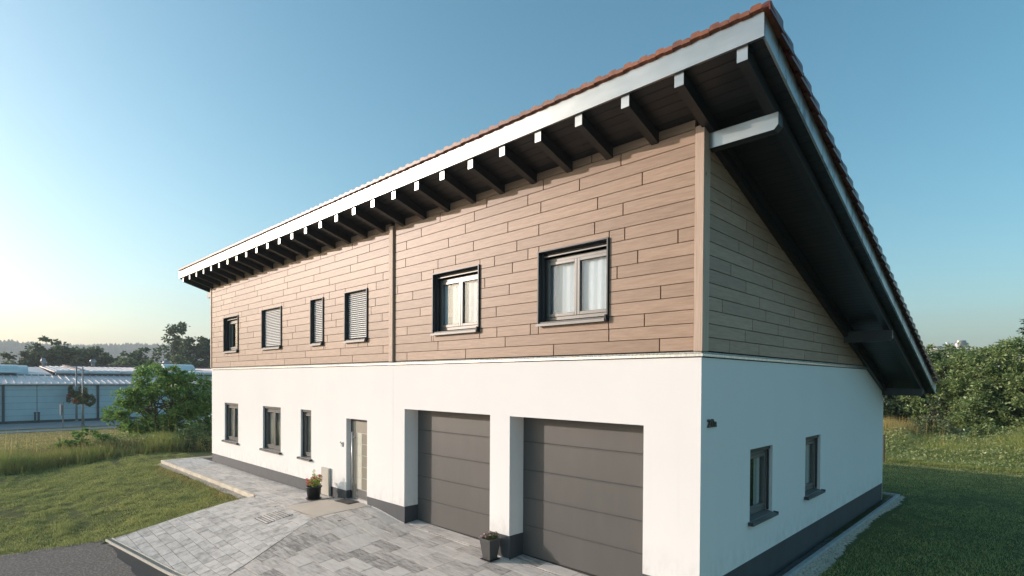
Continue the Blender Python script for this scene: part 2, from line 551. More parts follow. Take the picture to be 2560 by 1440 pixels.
    plain('car_white', (.78, .78, .77), .22, 0, .02); plain('tyre', (.02, .02, .02), .8); plain('car_glass', (.03, .035, .04), .08)
    plain('number_metal', (.10, .085, .08), .45, .3); plain('bell_plastic', (.62, .62, .60), .4); plain('mat_fibre', (.075, .066, .058), .95, 0, .5, 120, bump=.8)
    plain('cabinet_paint', (.50, .47, .41), .5, 0, .04); plain('door_beige', (.27, .25, .21), .45, .1, .04)
    plain('door_cream', (.66, .63, .53), .25, 0, .04); plain('door_brown', (.27, .245, .19), .35, 0, .05)
    t = NT('wicker')
    br = t.node('ShaderNodeTexBrick'); br.inputs['Scale'].default_value = 1
    br.inputs['Brick Width'].default_value = .03; br.inputs['Row Height'].default_value = .012; br.inputs['Mortar Size'].default_value = .002
    g = t.node('ShaderNodeNewGeometry'); sx = t.node('ShaderNodeSeparateXYZ'); cx = t.node('ShaderNodeCombineXYZ')
    t.l.new(g.outputs['Position'], sx.inputs[0]); t.l.new(t.math('ADD', sx.outputs[0], sx.outputs[1]), cx.inputs[0]); t.l.new(sx.outputs[2], cx.inputs[1])
    t.l.new(cx.outputs[0], br.inputs[0])
    br.inputs['Color1'].default_value = (.16, .155, .15, 1); br.inputs['Color2'].default_value = (.115, .11, .108, 1); br.inputs['Mortar'].default_value = (.03, .03, .03, 1)
    t.set(br.outputs[0], .5); t.bump(br.outputs['Fac'], .8, -.004); MT['wicker'] = t.m
build_materials()

# ------------------------------------------------------------------ ground heights
CTRL = np.array([(-19.5, 0, .11), (-19.5, -1.2, .11), (-18, 0, .11), (-18, -1.2, .11), (-13.5, 0, .09), (-13.5, -1.2, .09), (-10.9, 0, .10), (-11.0, -1.17, .10),
                 (-9.4, 0, .15), (-8.7, 0, .195), (-7.66, 0, .205), (-7.1, 0, .15), (-6.4, 0, .05), (-5.9, .33, .062), (-5.0, 0, .025), (-3.35, 0, 0), (-1.8, .33, .0),
                 (0, 0, -.02), (-7.83, -1.2, .125), (-9.3, -1.22, .11), (-8.7, -.6, .17), (-10.85, -4.11, -.37), (-7.72, -3.66, -.45), (-6.85, -3.25, -.33),
                 (-4, -1.2, -.075), (-4, -4, -.32), (0, -1.2, -.11), (0, -4, -.36), (-9.4, -2.6, -.12), (-7.3, -2.2, -.09)])
def _tps():
    n = len(CTRL); X = CTRL[:, :2]
    d2 = ((X[:, None] - X[None]) ** 2).sum(-1)
    K = .5 * d2 * np.log(d2 + 1e-12) + np.eye(n) * .02
    Pm = np.c_[np.ones(n), X]
    A = np.block([[K, Pm], [Pm.T, np.zeros((3, 3))]])
    return np.linalg.solve(A, np.r_[CTRL[:, 2], 0, 0, 0])
TW = _tps()
def pave_z(x, y):
    x = np.asarray(x, float); y = np.asarray(y, float)
    d2 = (x[..., None] - CTRL[:, 0]) ** 2 + (y[..., None] - CTRL[:, 1]) ** 2
    return (.5 * d2 * np.log(d2 + 1e-12)) @ TW[:-3] + TW[-3] + TW[-2] * x + TW[-1] * y
def pz(x, y): return float(pave_z(x, y))
def sstep(a, b, x):
    t = np.clip((x - a) / (b - a), 0, 1); return t * t * (3 - 2 * t)
def ground_z(x, y):
    x = np.asarray(x, float); y = np.asarray(y, float)
    left = -.03 + .14 * np.clip(y + 1.5, -2.75, 0)
    left = left * sstep(-30, -21, x) + (-.35) * (1 - sstep(-30, -21, x))
    left = left - .62 * sstep(-24, -47, x) * (x < -24) if False else left - .63 * (1 - sstep(-50, -25, x))
    back = -.10 + .22 * sstep(18.5, 24, y) + .085 * np.clip(y, -4, 0) - .03 * (y < .3)
    far = -.98
    k = sstep(-.5, .5, x)                       # right of the house
    kb = sstep(11, 12.5, y)
    z = left * (1 - np.maximum(k, kb * sstep(-21, -17, x))) + back * np.maximum(k, kb * sstep(-21, -17, x))
    # dips below the paving and the house
    inpave = ((x > -10.65) & (x < .0) & (y < .2) & (y > -14)) | ((x > -19.3) & (x < .0) & (y > -1.05) & (y < 10.9))
    z = np.where(inpave, np.minimum(z, -.75), z)
    front = (x > -10.4) & (y < -4.0)
    z = np.where(front, -.85, z)
    return z
def gz(x, y): return float(ground_z(x, y))

# ------------------------------------------------------------------ ground sheets
def make_ground():
    xs = np.unique(np.r_[-1500, -1200, -700, -400, -250, -180, -130, np.arange(-100, -50, 5), np.arange(-50, -24, 1.0), np.arange(-24, 10, .3), np.arange(10, 60, 5), 80, 140, 300, 700, 1500])
    ys = np.unique(np.r_[-1500, -700, -300, -150, -80, np.arange(-50, -14, 4), np.arange(-14, 27, .3), np.arange(27, 70, 3), 90, 140, 300, 700, 1500])
    X, Y = np.meshgrid(xs, ys)
    Z = ground_z(X, Y) + (vnoise(X * .5, Y * .5, 3) - .5) * .04
    V = np.stack([X, Y, Z], -1).reshape(-1, 3)
    nx = len(xs)
    f = []
    for j in range(len(ys) - 1):
        for i in range(nx - 1):
            a = j * nx + i; f.append((a, a + 1, a + nx + 1, a + nx))
    me = bpy.data.meshes.new('ground'); me.from_pydata(V.tolist(), [], f)
    me.materials.append(MT['turf']); me.materials.append(MT['meadow'])
    mi = [1 if (xs[k % (nx - 1)] < -24.5) else 0 for k in range(len(f))]
    me.polygons.foreach_set('material_index', mi)
    me.polygons.foreach_set('use_smooth', [True] * len(f)); me.update()
    tag(link(bpy.data.objects.new('ground', me)), kind='structure')

def sheet(name, pts_rows, mat, kind='structure', parent=None):
    m = MB(); n = len(pts_rows[0])
    V = [p for r in pts_rows for p in r]
    F = [(j * n + i, j * n + i + 1, (j + 1) * n + i + 1, (j + 1) * n + i) for j in range(len(pts_rows) - 1) for i in range(n - 1)]
    m.idx(V, F)
    o = m.build(name, mat, parent, True)
    return tag(o, kind=kind)

def kerb_y(x): return -4.11 + (x + 10.85) * .144
def road_z(x):
    x = min(max(x, -10.98), -6.8)
    return pz(x, kerb_y(x) + .05) - .045

make_ground()
rows = []
for t in np.linspace(0, 1, 14):
    r = []
    for x in [-11.16] + list(np.linspace(-10.98, 1.0, 20)) + [6, 14, 40]:
        y = kerb_y(x) - .10 if x < -4.5 else (-3.3 if x < 1 else -3.3)
        yy = y + (-60 - y) * t ** 2.2
        xx = x + (.02 * math.sin(7 * t + 3) if x < -10.9 else 0) - (.25 * (y - yy) / 4 if x < -10.9 and t > 0 else 0) * (1 if yy > -9 else 0)
        r.append((xx, yy, road_z(xx)))
    rows.append(r)
sheet('asphalt_road', rows, MT['asphalt'])
rows = []
for x in np.linspace(-10.6, -5, 24):
    wob = .08 * math.sin(x * 5.1) + .05 * math.sin(x * 13)
    rows.append([(x, kerb_y(x) - .11, road_z(x) + .005), (x - .05, kerb_y(x) - .11 - min(.34, .05 + (x + 10.6) * .14) - wob * .4, road_z(x) + .005)])
sheet('fresh_asphalt_road', rows, MT['asphalt_dark'])

# street in front of the warehouse, verge and walkway
def strip(name, x0, x1, mat, dz):
    ys = np.linspace(-60, 90, 30)
    sheet(name, [[(x, y, gz(x, 0) + dz + .012 * (y - 4) * 0) for x in np.linspace(x0, x1, 4)] for y in ys], mat)
strip('street', -60.6, -53.3, MT['street'], .03)
strip('walkway', -51.8, -50.0, MT['walkway'], .035)

# ------------------------------------------------------------------ paving
def paver_obj(poly, mat, parent, name, thick=.07, c=.002, dz=0.0, jitter=.0025):
    poly = dedupe(poly)
    if len(poly) < 3: return None
    if area(poly) < 0: poly = poly[::-1]
    if area(poly) < .0025: return None
    a = inset(poly, .0045)
    if len(dedupe(a)) < 3: return None
    a = dedupe(a); n = len(a)
    cx = sum(p[0] for p in a) / n; cy = sum(p[1] for p in a) / n
    j = random.uniform(-jitter, jitter) + dz
    top = []
    for p in a:
        l = math.dist(p, (cx, cy)); s = max(0, 1 - c / max(l, .01))
        top.append((cx + (p[0] - cx) * s, cy + (p[1] - cy) * s))
    V = [(p[0], p[1], pz(*p) + j) for p in top] + [(p[0], p[1], pz(*p) + j - c * .8) for p in a] + [(p[0], p[1], pz(*p) - thick) for p in a]
    F = [tuple(range(n))] + [(i + n, (i + 1) % n + n, (i + 1) % n, i) for i in range(n)] + [(i + 2 * n, (i + 1) % n + 2 * n, (i + 1) % n + n, i + n) for i in range(n)]
    m = MB(); m.idx(V, F)
    return m.build(name, mat, parent)

def pave_bed(name, poly, dz, mat, ns=14):
    """sand bed sheet just under the stones"""
    x0, x1 = min(p[0] for p in poly), max(p[0] for p in poly); y0, y1 = min(p[1] for p in poly), max(p[1] for p in poly)
    m = MB(); n = 30
    for i in range(n):
        for j in range(n):
            c = [(x0 + (x1 - x0) * (i + a) / n, y0 + (y1 - y0) * (j + b) / n) for a, b in ((0, 0), (1, 0), (1, 1), (0, 1))]
            c = clip_convex(c, poly)
            if len(c) >= 3: m.face([(p[0], p[1], pz(*p) + dz) for p in c])
    return tag(m.build(name, mat), kind='structure')

def lay(rect, pitch, lens, region, mat, parent, thick=.07, holes=(), stagger=True):
    x0, x1, y0, y1 = rect
    y = y1
    while y > y0 + 1e-3:
        x = x0 - random.uniform(0, .4)
        while x < x1:
            l = random.choice(lens)
            q = clip_convex([(x, y - pitch), (x + l, y - pitch), (x + l, y), (x, y)], region)
            if q and not any(hx0 < sum(p[0] for p in q) / len(q) < hx1 and hy0 < sum(p[1] for p in q) / len(q) < hy1 for hx0, hx1, hy0, hy1 in holes):
                paver_obj(q, mat, parent, 'paving_stone', thick)
            x += l
        y -= pitch

LAND = [(-9.30, -1.22), (-7.83, -1.20), (-7.66, 0.0), (-9.12, 0.0)]
REG_SQ = [(-10.95, -4.095), (-6.70, -3.485), (-7.83, -1.20), (-9.30, -1.22), (-11.05, -1.19)]
REG_SL = [(-7.83, -1.20), (-6.70, -3.42), (-6.62, -3.56), (0.10, -3.56), (0.10, -.006), (-7.655, -.006)]
REG_PATH_A = [(-19.36, -1.10), (-9.30, -1.10), (-9.30, -.012), (-19.36, -.012)]
drv = pave_bed('driveway_pavement', REG_SL, -.007, MT['joint_sand'])
apron = pave_bed('apron_pavement', REG_SQ, -.007, MT['joint_sand'])
path = pave_bed('footpath', REG_PATH_A, -.007, MT['joint_sand'])
lay((-8.0, .1, -3.56, -.006), .268, (.40, .54, .54, .66, .66), REG_SL, MT['paver_slab'], drv)
lay((-11.1, -6.7, -4.2, -1.19), .192, (.2, .2, .26, .26, .39), REG_SQ, MT['paver_square'], apron)
lay((-19.36, -9.2, -1.10, -.012), .27, (.4, .54, .54, .66), REG_PATH_A, MT['paver_square'], path, holes=[(-9.3, -7, -3, 1)])
GAPREG = [(-11.05, -1.187), (-9.305, -1.215), (-9.305, -1.104), (-11.05, -1.104)]
pave_bed('strip_pavement', GAPREG, -.0075, MT['joint_sand'])
lay((-11.1, -9.3, -1.22, -1.104), .12, (.26, .39, .39), GAPREG, MT['paver_square'], apron)
# floors of the two garage recesses
for gx0, gx1 in ((-6.372, -3.825), (-3.348, -.811)):
    reg = [(gx0 + .004, .0), (gx1 - .004, .0), (gx1 - .004, .33), (gx0 + .004, .33)]
    lay((gx0, gx1, 0, .33), .268, (.54, .54, .66), reg, MT['paver_slab'], drv)
# landing in front of the door
m = MB(); n = 10
def lerp2(a, b, t): return (a[0] + (b[0] - a[0]) * t, a[1] + (b[1] - a[1]) * t)
V = []
for j in range(n + 1):
    for i in range(n + 1):
        p = lerp2(lerp2(LAND[0], LAND[1], i / n), lerp2(LAND[3], LAND[2], i / n), j / n)
        V.append((p[0], p[1], pz(*p) + .004))
m.idx(V, [(j * (n + 1) + i, j * (n + 1) + i + 1, (j + 1) * (n + 1) + i + 1, (j + 1) * (n + 1) + i) for j in range(n) for i in range(n)])
for k in range(4):
    a, b = LAND[k], LAND[(k + 1) % 4]
    m.face([(a[0], a[1], pz(*a) + .004), (a[0], a[1], pz(*a) - .1), (b[0], b[1], pz(*b) - .1), (b[0], b[1], pz(*b) + .004)])
m.box(-8.72, -7.815, .0, .16, .0, .19)
tag(m.build('landing_pavement', MT['landing_stone']), kind='structure')

# path kerb: stones of a metre each, a run along the lawn and one across the end
kerb = tag(empty('path_kerb', (-15, -1.16, .1), 'pale concrete edging stones along the raised footpath beside the lawn', 'kerb'))
kerb.location = (0, 0, 0)
x = -19.46
while x < -11.06:
    x1 = min(x + .995, -11.06)
    mb = MB(); mb.cbox(x, x1 - .006, -1.21, -1.105, -.25, .112, .008)
    mb.build('kerb_stone', MT['kerb_concrete'], kerb); x = x1
y = -1.10
while y < 5:
    mb = MB(); mb.cbox(-19.46, -19.365, y, y + .99, -.25, .112, .008)
    mb.build('kerb_stone', MT['kerb_concrete'], kerb); y += .996
# gable kerb
gk = tag(empty('gable_kerb', (0, 0, 0), 'grey concrete edging strip along the shaded gable wall with a return at the back', 'kerb'))
y = -.3
while y < 11.3:
    y1 = min(y + .995, 11.3)
    mb = MB(); mb.cbox(.17, .25, y, y1 - .006, -.3, .0, .008); mb.build('kerb_stone', MT['kerb_grey'], gk); y = y1
mb = MB(); mb.cbox(-.85, .165, 11.22, 11.3, -.3, .0, .008); mb.build('kerb_stone', MT['kerb_grey'], gk)

def rough_strip(name, rows_n, fn, mat):
    rows = []
    for i in range(rows_n + 1):
        rows.append(fn(i / rows_n))
    return sheet(name, rows, mat)
def f1(t):
    y = -.3 + 11.5 * t
    return [(.02 + .155 * k / 4, y, -.085 + .035 * random.random()) for k in range(5)]
rough_strip('gable_gravel_ground', 120, f1, MT['dark_gravel'])
def f2(t):
    y = -.3 + 11.75 * t
    wd = .17 + .10 * float(vnoise(np.array(y * 2.1), np.array(0.), 8)) + .05 * float(vnoise(np.array(y * 9.), np.array(3.), 8))
    return [(.252, y, -.055), (.252 + wd * .5, y, -.075 - .03 * random.random()), (.252 + wd, y, -.125)]
rough_strip('cement_ground', 420, f2, MT['gravel'])
def f3(t):
    x = -19.5 + 8.4 * t
    wd = .16 + .14 * float(vnoise(np.array(x * 2.3), np.array(7.), 8)) + .05 * float(vnoise(np.array(x * 9.), np.array(3.), 9))
    return [(x, -1.212, .02 - .03 * random.random()), (x, -1.212 - wd * .5, -.02 - .03 * random.random()), (x, -1.212 - wd, -.075)]
rough_strip('gravel_ground', 420, f3, MT['gravel'])
sheet('dark_gravel_ground', [[(x, y, .03 + .03 * random.random()) for x in np.linspace(-19.365, -18.0, 8)] for y in np.linspace(-.01, 6, 24)], MT['dark_gravel'])

# slotted channel drain along the asphalt
ch = empty('channel_drain', (0, 0, 0), 'long grey slotted channel drain between the paving and the asphalt', 'drain')
m = MB()
xs = np.linspace(-10.97, -5.6, 20)
for a, b in zip(xs[:-1], xs[1:]):
    for off0, off1, h in ((0, .018, .012), (.018, .112, 0), (.112, .13, .012)):
        P = [(a, kerb_y(a) - .10 + .125 - off0, 0), (b, kerb_y(b) - .10 + .125 - off0, 0), (b, kerb_y(b) - .10 + .125 - off1, 0), (a, kerb_y(a) - .10 + .125 - off1, 0)]
        zz = [road_z(a) + .04, road_z(b) + .04, road_z(b) + .04, road_z(a) + .04]
        top = [(p[0], p[1], q + h) for p, q in zip(P, zz)]
        m.prism(top[::-1], (0, 0, .1 + h))
m.build('channel', MT['drain_metal'], ch)
m = MB()
for i in range(170):
    x = -10.95 + i * .0315
    yc = kerb_y(x) - .04
    m.box(x, x + .012, yc - .036, yc + .036, road_z(x) + .0402, road_z(x) + .043)
tag(m.build('slot', MT['slot_shadow'], ch), kind='stuff')

# drain grate in the apron
gr = empty('drain_grate', (-8.78, -1.66, pz(-8.78, -1.66)), 'square slotted rain drain set in the small paving stones', 'drain grate')
gx0, gx1, gy0, gy1 = -9.10, -8.47, -1.94, -1.38
def gl_(x, y, dz): return (x + 8.78, y + 1.66, pz(x, y) + dz - pz(-8.78, -1.66))
m = MB(); m.prism([gl_(gx0, gy0, .006), gl_(gx1, gy0, .006), gl_(gx1, gy1, .006), gl_(gx0, gy1, .006)], (0, 0, .03)); m.build('tray', MT['black'], gr)
nb = 9
for i in range(nb):
    a = gy0 + (gy1 - gy0) * (i + .2) / nb; b = gy0 + (gy1 - gy0) * (i + .8) / nb
    m = MB(); m.prism([gl_(gx0 + .03, a, .012), gl_(gx1 - .01, a, .012), gl_(gx1 - .01, b, .012), gl_(gx0 + .03, b, .012)], (0, 0, .012)); m.build('grate_bar', MT['paver_square'], gr)

# ------------------------------------------------------------------ house
house = empty('house', (0, 0, 0), 'white plaster house with timber look upper storey and steep red lean-to roof', 'house')
L, D, H1 = 18.0, 10.42, 3.30
SLP = .32
def soff(y): return 6.532 - SLP * (y + .764)        # underside of the roof
GW = [(-16.743, -15.53), (-13.569, -12.334), (-11.094, -10.496)]
DOOR = (-8.723, -7.807, 2.09)
GAR = [(-6.372, -3.825), (-3.348, -.811)]
GZ = 2.402
WZ0, WZ1 = .95, 2.204
GGW = [(1.589, 2.491), (4.111, 5.003)]
UW = [(-16.767, -15.478), (-13.597, -12.255), (-10.494, -9.82), (-8.765, -7.78), (-5.422, -4.096), (-2.716, -1.386)]
UZ0, UZ1 = 3.895, 5.03

def grid_wall(mb, us, zs, holes, pt, flip=False):
    us = sorted(set(us) | {h[0] for h in holes} | {h[1] for h in holes}); zs = sorted(set(zs) | {h[2] for h in holes} | {h[3] for h in holes})
    for a, b in zip(us[:-1], us[1:]):
        for c, d in zip(zs[:-1], zs[1:]):
            mu, mz = (a + b) / 2, (c + d) / 2
            if any(h[0] < mu < h[1] and h[2] < mz < h[3] for h in holes): continue
            q = [pt(a, c), pt(b, c), pt(b, d), pt(a, d)]
            mb.face(q[::-1] if flip else q)

PZ = .395
# plaster front wall
m = MB()
holes = [(a, b, WZ0, WZ1) for a, b in GW] + [(DOOR[0], DOOR[1], PZ, DOOR[2])] + [(a, b, PZ, GZ) for a, b in GAR] + [(-6.790, -6.784, PZ, H1)]
grid_wall(m, [-L, 0], [PZ, H1], holes, lambda u, z: (u, 0, z))
for a, b, z0, z1, dp, bot in [(a, b, WZ0, WZ1, .2, True) for a, b in GW] + [(DOOR[0], DOOR[1], PZ, DOOR[2], .25, False)] + [(a, b, PZ, GZ, .40, False) for a, b in GAR] + [(-6.790, -6.784, PZ, H1, .006, False)]:
    m.face([(a, 0, z0), (a, 0, z1), (a, dp, z1), (a, dp, z0)]); m.face([(b, 0, z0), (b, dp, z0), (b, dp, z1), (b, 0, z1)])
    m.face([(a, 0, z1), (b, 0, z1), (b, dp, z1), (a, dp, z1)])
    if bot: m.face([(a, 0, z0), (a, dp, z0), (b, dp, z0), (b, 0, z0)])
m.face([(-6.790, .006, PZ), (-6.784, .006, PZ), (-6.784, .006, H1), (-6.790, .006, H1)])
for a, b in ((-L, DOOR[0]), (DOOR[1], GAR[0][0]), (GAR[0][1], GAR[1][0]), (GAR[1][1], 0)): m.face([(a, 0, PZ), (b, 0, PZ), (b, .02, PZ), (a, .02, PZ)])
front = m.build('front_wall', MT['plaster'], house)
m = MB()
def gtop(y): return min(H1, soff(y) - .02)
ybr = (6.532 - .02 - H1) / SLP - .764
holes = [(a, b, .96, 2.012) for a, b in GGW]
grid_wall(m, [0, ybr], [PZ, H1], holes, lambda u, z: (0, u, z))
m.face([(0, ybr, PZ), (0, D, PZ), (0, D, soff(D) - .02), (0, ybr, H1)])
for a, b in GGW:
    z0, z1, dp = .96, 2.012, .2
    m.face([(0, a, z0), (0, a, z1), (-dp, a, z1), (-dp, a, z0)]); m.face([(0, b, z0), (-dp, b, z0), (-dp, b, z1), (0, b, z1)])
    m.face([(0, a, z1), (0, b, z1), (-dp, b, z1), (-dp, a, z1)]); m.face([(0, a, z0), (-dp, a, z0), (-dp, b, z0), (0, b, z0)])
m.face([(0, 0, PZ), (0, D, PZ), (-.02, D, PZ), (-.02, 0, PZ)])
m.build('gable_wall', MT['plaster'], house)
m = MB()
m.face([(0, D, -.6), (-L, D, -.6), (-L, D, soff(D) - .02), (0, D, soff(D) - .02)])
m.face([(-L, D, -.6), (-L, .02, -.6), (-L, .02, soff(0) - .02), (-L, D, soff(D) - .02)])
m.build('rear_wall', MT['plaster'], house)
# plinth
e = .008
for a, b in ((-L + e, GAR[0][0]), (GAR[0][1], GAR[1][0]), (GAR[1][1], -e)):
    m = MB(); hs_ = []
    if a < DOOR[0] < b: hs_ = [(DOOR[0] - .001, DOOR[1] + .001, .1, PZ)]
    us = [a, b]; zs_ = [-.6, PZ]
    grid_wall(m, us, zs_, hs_, lambda u, z: (u, e, z))
    if a > -L + 1: m.face([(a, e, -.6), (a, e, PZ), (a, .41, PZ), (a, .41, -.6)])
    if b < -.5: m.face([(b, e, -.6), (b, .41, -.6), (b, .41, PZ), (b, e, PZ)])
    m.build('plinth', MT['plinth'], house)
m = MB(); m.face([(DOOR[0], e, -.1), (DOOR[0], e, PZ), (DOOR[0], .41, PZ), (DOOR[0], .41, -.1)]); m.build('door_reveal', MT['plinth'], house)
m = MB(); m.face([(DOOR[1], e, -.1), (DOOR[1], .41, -.1), (DOOR[1], .41, PZ), (DOOR[1], e, PZ)]); m.build('door_reveal', MT['plinth'], house)
m = MB(); m.face([(-e, e, -.6), (-e, D - e, -.6), (-e, D - e, PZ), (-e, e, PZ)]); m.build('plinth', MT['plinth'], house)
m = MB(); m.face([(-L + e, D, -.6), (-L + e, e, -.6), (-L + e, e, PZ), (-L + e, D, PZ)]); m.build('plinth', MT['plinth'], house)
# silver sealing line along the driveway
for a, b in ((-7.62, -6.376), (-3.82, -3.352)):
    m = MB()
    for k in range(6):
        u0 = a + (b - a) * k / 6; u1 = a + (b - a) * (k + 1) / 6
        m.prism([(u0, -.006, pz(u0, 0) + .012), (u1, -.006, pz(u1, 0) + .012), (u1, .007, pz(u1, 0) + .012), (u0, .007, pz(u0, 0) + .012)], (0, 0, .02))
    m.build('sealing_strip', MT['strip'], house)
# ledge between the storeys
m = MB()
m.cbox(-L - .02, .03, -.03, .01, 3.312, 3.348, .003); m.cbox(-.01, .03, .0105, ybr - .1, 3.312, 3.348, .003)
m.build('drip_ledge', MT['galv'], house)
m = MB()
m.cbox(-L - .01, .008, -.012, .02, 3.349, 3.372, .003); m.cbox(-.02, .0075, .0205, ybr - .2, 3.349, 3.372, .003)
m.build('mortar_line', MT['ledge_rough'], house)

# upper storey: dark backing and single boards
m = MB()
holes = [(a + .01, b - .01, UZ0 + .01, UZ1 - .01) for a, b in UW]
grid_wall(m, [-L + .03, -.02], [3.30, 6.27], holes, lambda u, z: (u, .02, z))
ye = (6.532 - .02 - 3.3) / SLP - .764
m.face([(-.02, .02, 3.3), (-.02, ye, 3.3), (-.02, .02, 6.24)])
for a, b in UW:
    a += .01; b -= .01; z0, z1, dp = UZ0 + .01, UZ1 - .01, .3
    m.face([(a, .02, z0), (a, .02, z1), (a, dp, z1), (a, dp, z0)]); m.face([(b, .02, z0), (b, dp, z0), (b, dp, z1), (b, .02, z1)])
    m.face([(a, .02, z1), (b, .02, z1), (b, dp, z1), (a, dp, z1)]); m.face([(a, .02, z0), (a, dp, z0), (b, dp, z0), (b, .02, z0)])
clad = m.build('cladding', MT['room_dark'], house)

ROWS = {0: [-16.19, -14.14, -12.07, -10.52, -8.44, -6.28, -4.47, -2.4, -0.58], 1: [-17.51, -15.45, -13.92, -12.62, -10.81, -8.98, -7.16, -5.27, -3.46, -1.38], 2: [-16.48, -14.92, -11.3, -9.75, -8.19, -5.47, -3.66, -2.89, -0.81], 3: [-14.7, -11.84, -9.63, -6.28], 4: [-17.32, -11.57, -3.68, -0.57], 5: [-14.26, -11.39, -9.2, -7.2, -5.84], 6: [-17.81, -14.72, -11.88, -9.42, -7.64, -3.37, -1.25], 7: [-17.13, -15.32, -7.47, -6.09, -3.97, -0.92], 8: [-17.74, -14.82, -11.7, -9.24, -6.62, -3.3, -0.33], 9: [-15.21, -13.9, -12.12, -10.82, -9.53, -7.44, -5.8, -3.73, -2.95, -1.13], 10: [-17.53, -16.29, -14.66, -12.89, -11.32, -9.24, -7.17, -5.28, -4.76, -3.2, -1.64], 11: [-17.04, -15.79, -13.66, -12.14, -11.1, -9.54, -7.48, -6.34, -4.27, -2.72, -1.16], 12: [-17.85, -16.81, -16.05, -13.96, -11.88, -10.34, -8.53, -4.97, -3.41, -1.59], 13: [-17.0, -15.75, -14.16, -12.09, -10.02, -8.21, -6.31, -4.49, -2.68, -0.86], 14: [-17.56, -16.54, -14.95, -13.66, -11.87, -10.82, -9.26, -7.71, -5.81, -4.25, -2.96, -1.92], 15: [-16.2, -14.6, -13.1, -11.6, -9.99, -8.45, -5.22, -3.93, -2.63, -1.2], 16: [-16.9, -15.1, -13.0, -11.0, -9.2, -7.6, -5.6, -3.6, -1.7]}
GROWS = {0: [0.82, 1.86, 3.97, 6.06], 1: [1.34, 2.89, 4.99], 2: [1.6, 2.65, 4.48, 5.78], 3: [0.57, 2.12, 3.18, 4.72], 4: [1.86, 3.43, 4.49], 5: [1.35, 2.92], 6: [0.83, 2.39], 7: [1.6], 8: [1.09, 3.18], 9: [1.61, 2.14], 10: [1.35], 11: [0.82], 12: [1.09]}
BZ, BP = 3.386, .1735
def board(polys, pt, nrm, th):
    """polys in (u,z); chamfered front edge"""
    mb = MB()
    for poly in polys:
        poly = dedupe(poly)
        if len(poly) < 3: continue
        if area(poly) < 0: poly = poly[::-1]
        u_lo, u_hi = min(p[0] for p in poly), max(p[0] for p in poly)
        if u_hi - u_lo > .05: poly = dedupe(clip(clip(poly, 1, 0, -(u_lo + .0035)), -1, 0, u_hi - .0035))
        if area(poly) < 2e-4: continue
        g = dedupe(inset(poly, .0036)); t = dedupe(inset(poly, .0060))
        if len(g) != len(t) or len(g) < 3:
            if len(g) >= 3: mb.face([pt(u, z, 0) for u, z in g])
            continue
        n = len(g)
        V = [pt(u, z, 0) for u, z in t] + [pt(u, z, -.003) for u, z in g] + [pt(u, z, -th) for u, z in g]
        F = [tuple(range(n))] + [(i + n, (i + 1) % n + n, (i + 1) % n, i) for i in range(n)] + [(i + 2 * n, (i + 1) % n + 2 * n, (i + 1) % n + n, i + n) for i in range(n)]
        mb.idx(V, F)
    if mb.f:
        return mb.build('cladding_board', MT['board'], clad)
for k in range(17):
    z0, z1 = BZ + BP * k, BZ + BP * (k + 1)
    z1 = min(z1, 6.283)
    for s0, s1 in ((-L + .03, -6.885), (-6.735, -.10)):
        cuts = [s0] + [x for x in ROWS[k] if s0 + .05 < x < s1 - .05] + [s1]
        for a, b in zip(cuts[:-1], cuts[1:]):
            rects = [(a, b, z0, z1)]
            for (wa, wb) in UW:
                nr = []
                for (ra, rb, rc, rd) in rects:
                    if rb <= wa or ra >= wb or rd <= UZ0 or rc >= UZ1: nr.append((ra, rb, rc, rd)); continue
                    if ra < wa: nr.append((ra, wa, rc, rd))
                    if rb > wb: nr.append((wb, rb, rc, rd))
                    m0, m1 = max(ra, wa), min(rb, wb)
                    if rc < UZ0: nr.append((m0, m1, rc, UZ0))
                    if rd > UZ1: nr.append((m0, m1, UZ1, rd))
                rects = nr
            for p, q, r, s_ in rects: board([[(p, r), (q, r), (q, s_), (p, s_)]], lambda u, z, d: (u, -.008 - d, z), None, .028)
def glim(y): return 6.115 - .1 - .3176 * y          # lower edge of the beam against the gable
for k in range(16):
    z0, z1 = BZ + BP * k, BZ + BP * (k + 1)
    cuts = [.152] + GROWS.get(k, []) + [9.0]
    for a, b in zip(cuts[:-1], cuts[1:]):
        q = clip([(a, z0), (b, z0), (b, z1), (a, z1)], -.3176, -1, 6.115 - .03)
        if len(q) >= 3: board([q], lambda u, z, d: (.008 + d, u, z), None, .028)
# posts
for x0, x1, y0, y1, top in ((-.098, .026, -.03, .145, 6.18), (-6.882, -6.738, -.055, .02, 6.2), (-18.075, -17.972, -.03, .10, 6.2)):
    m = MB(); m.cbox(x0, x1, y0, y1, 3.376, top, .006); m.build('corner_post' if y1 > .05 else 'facade_post', MT['post'], house)

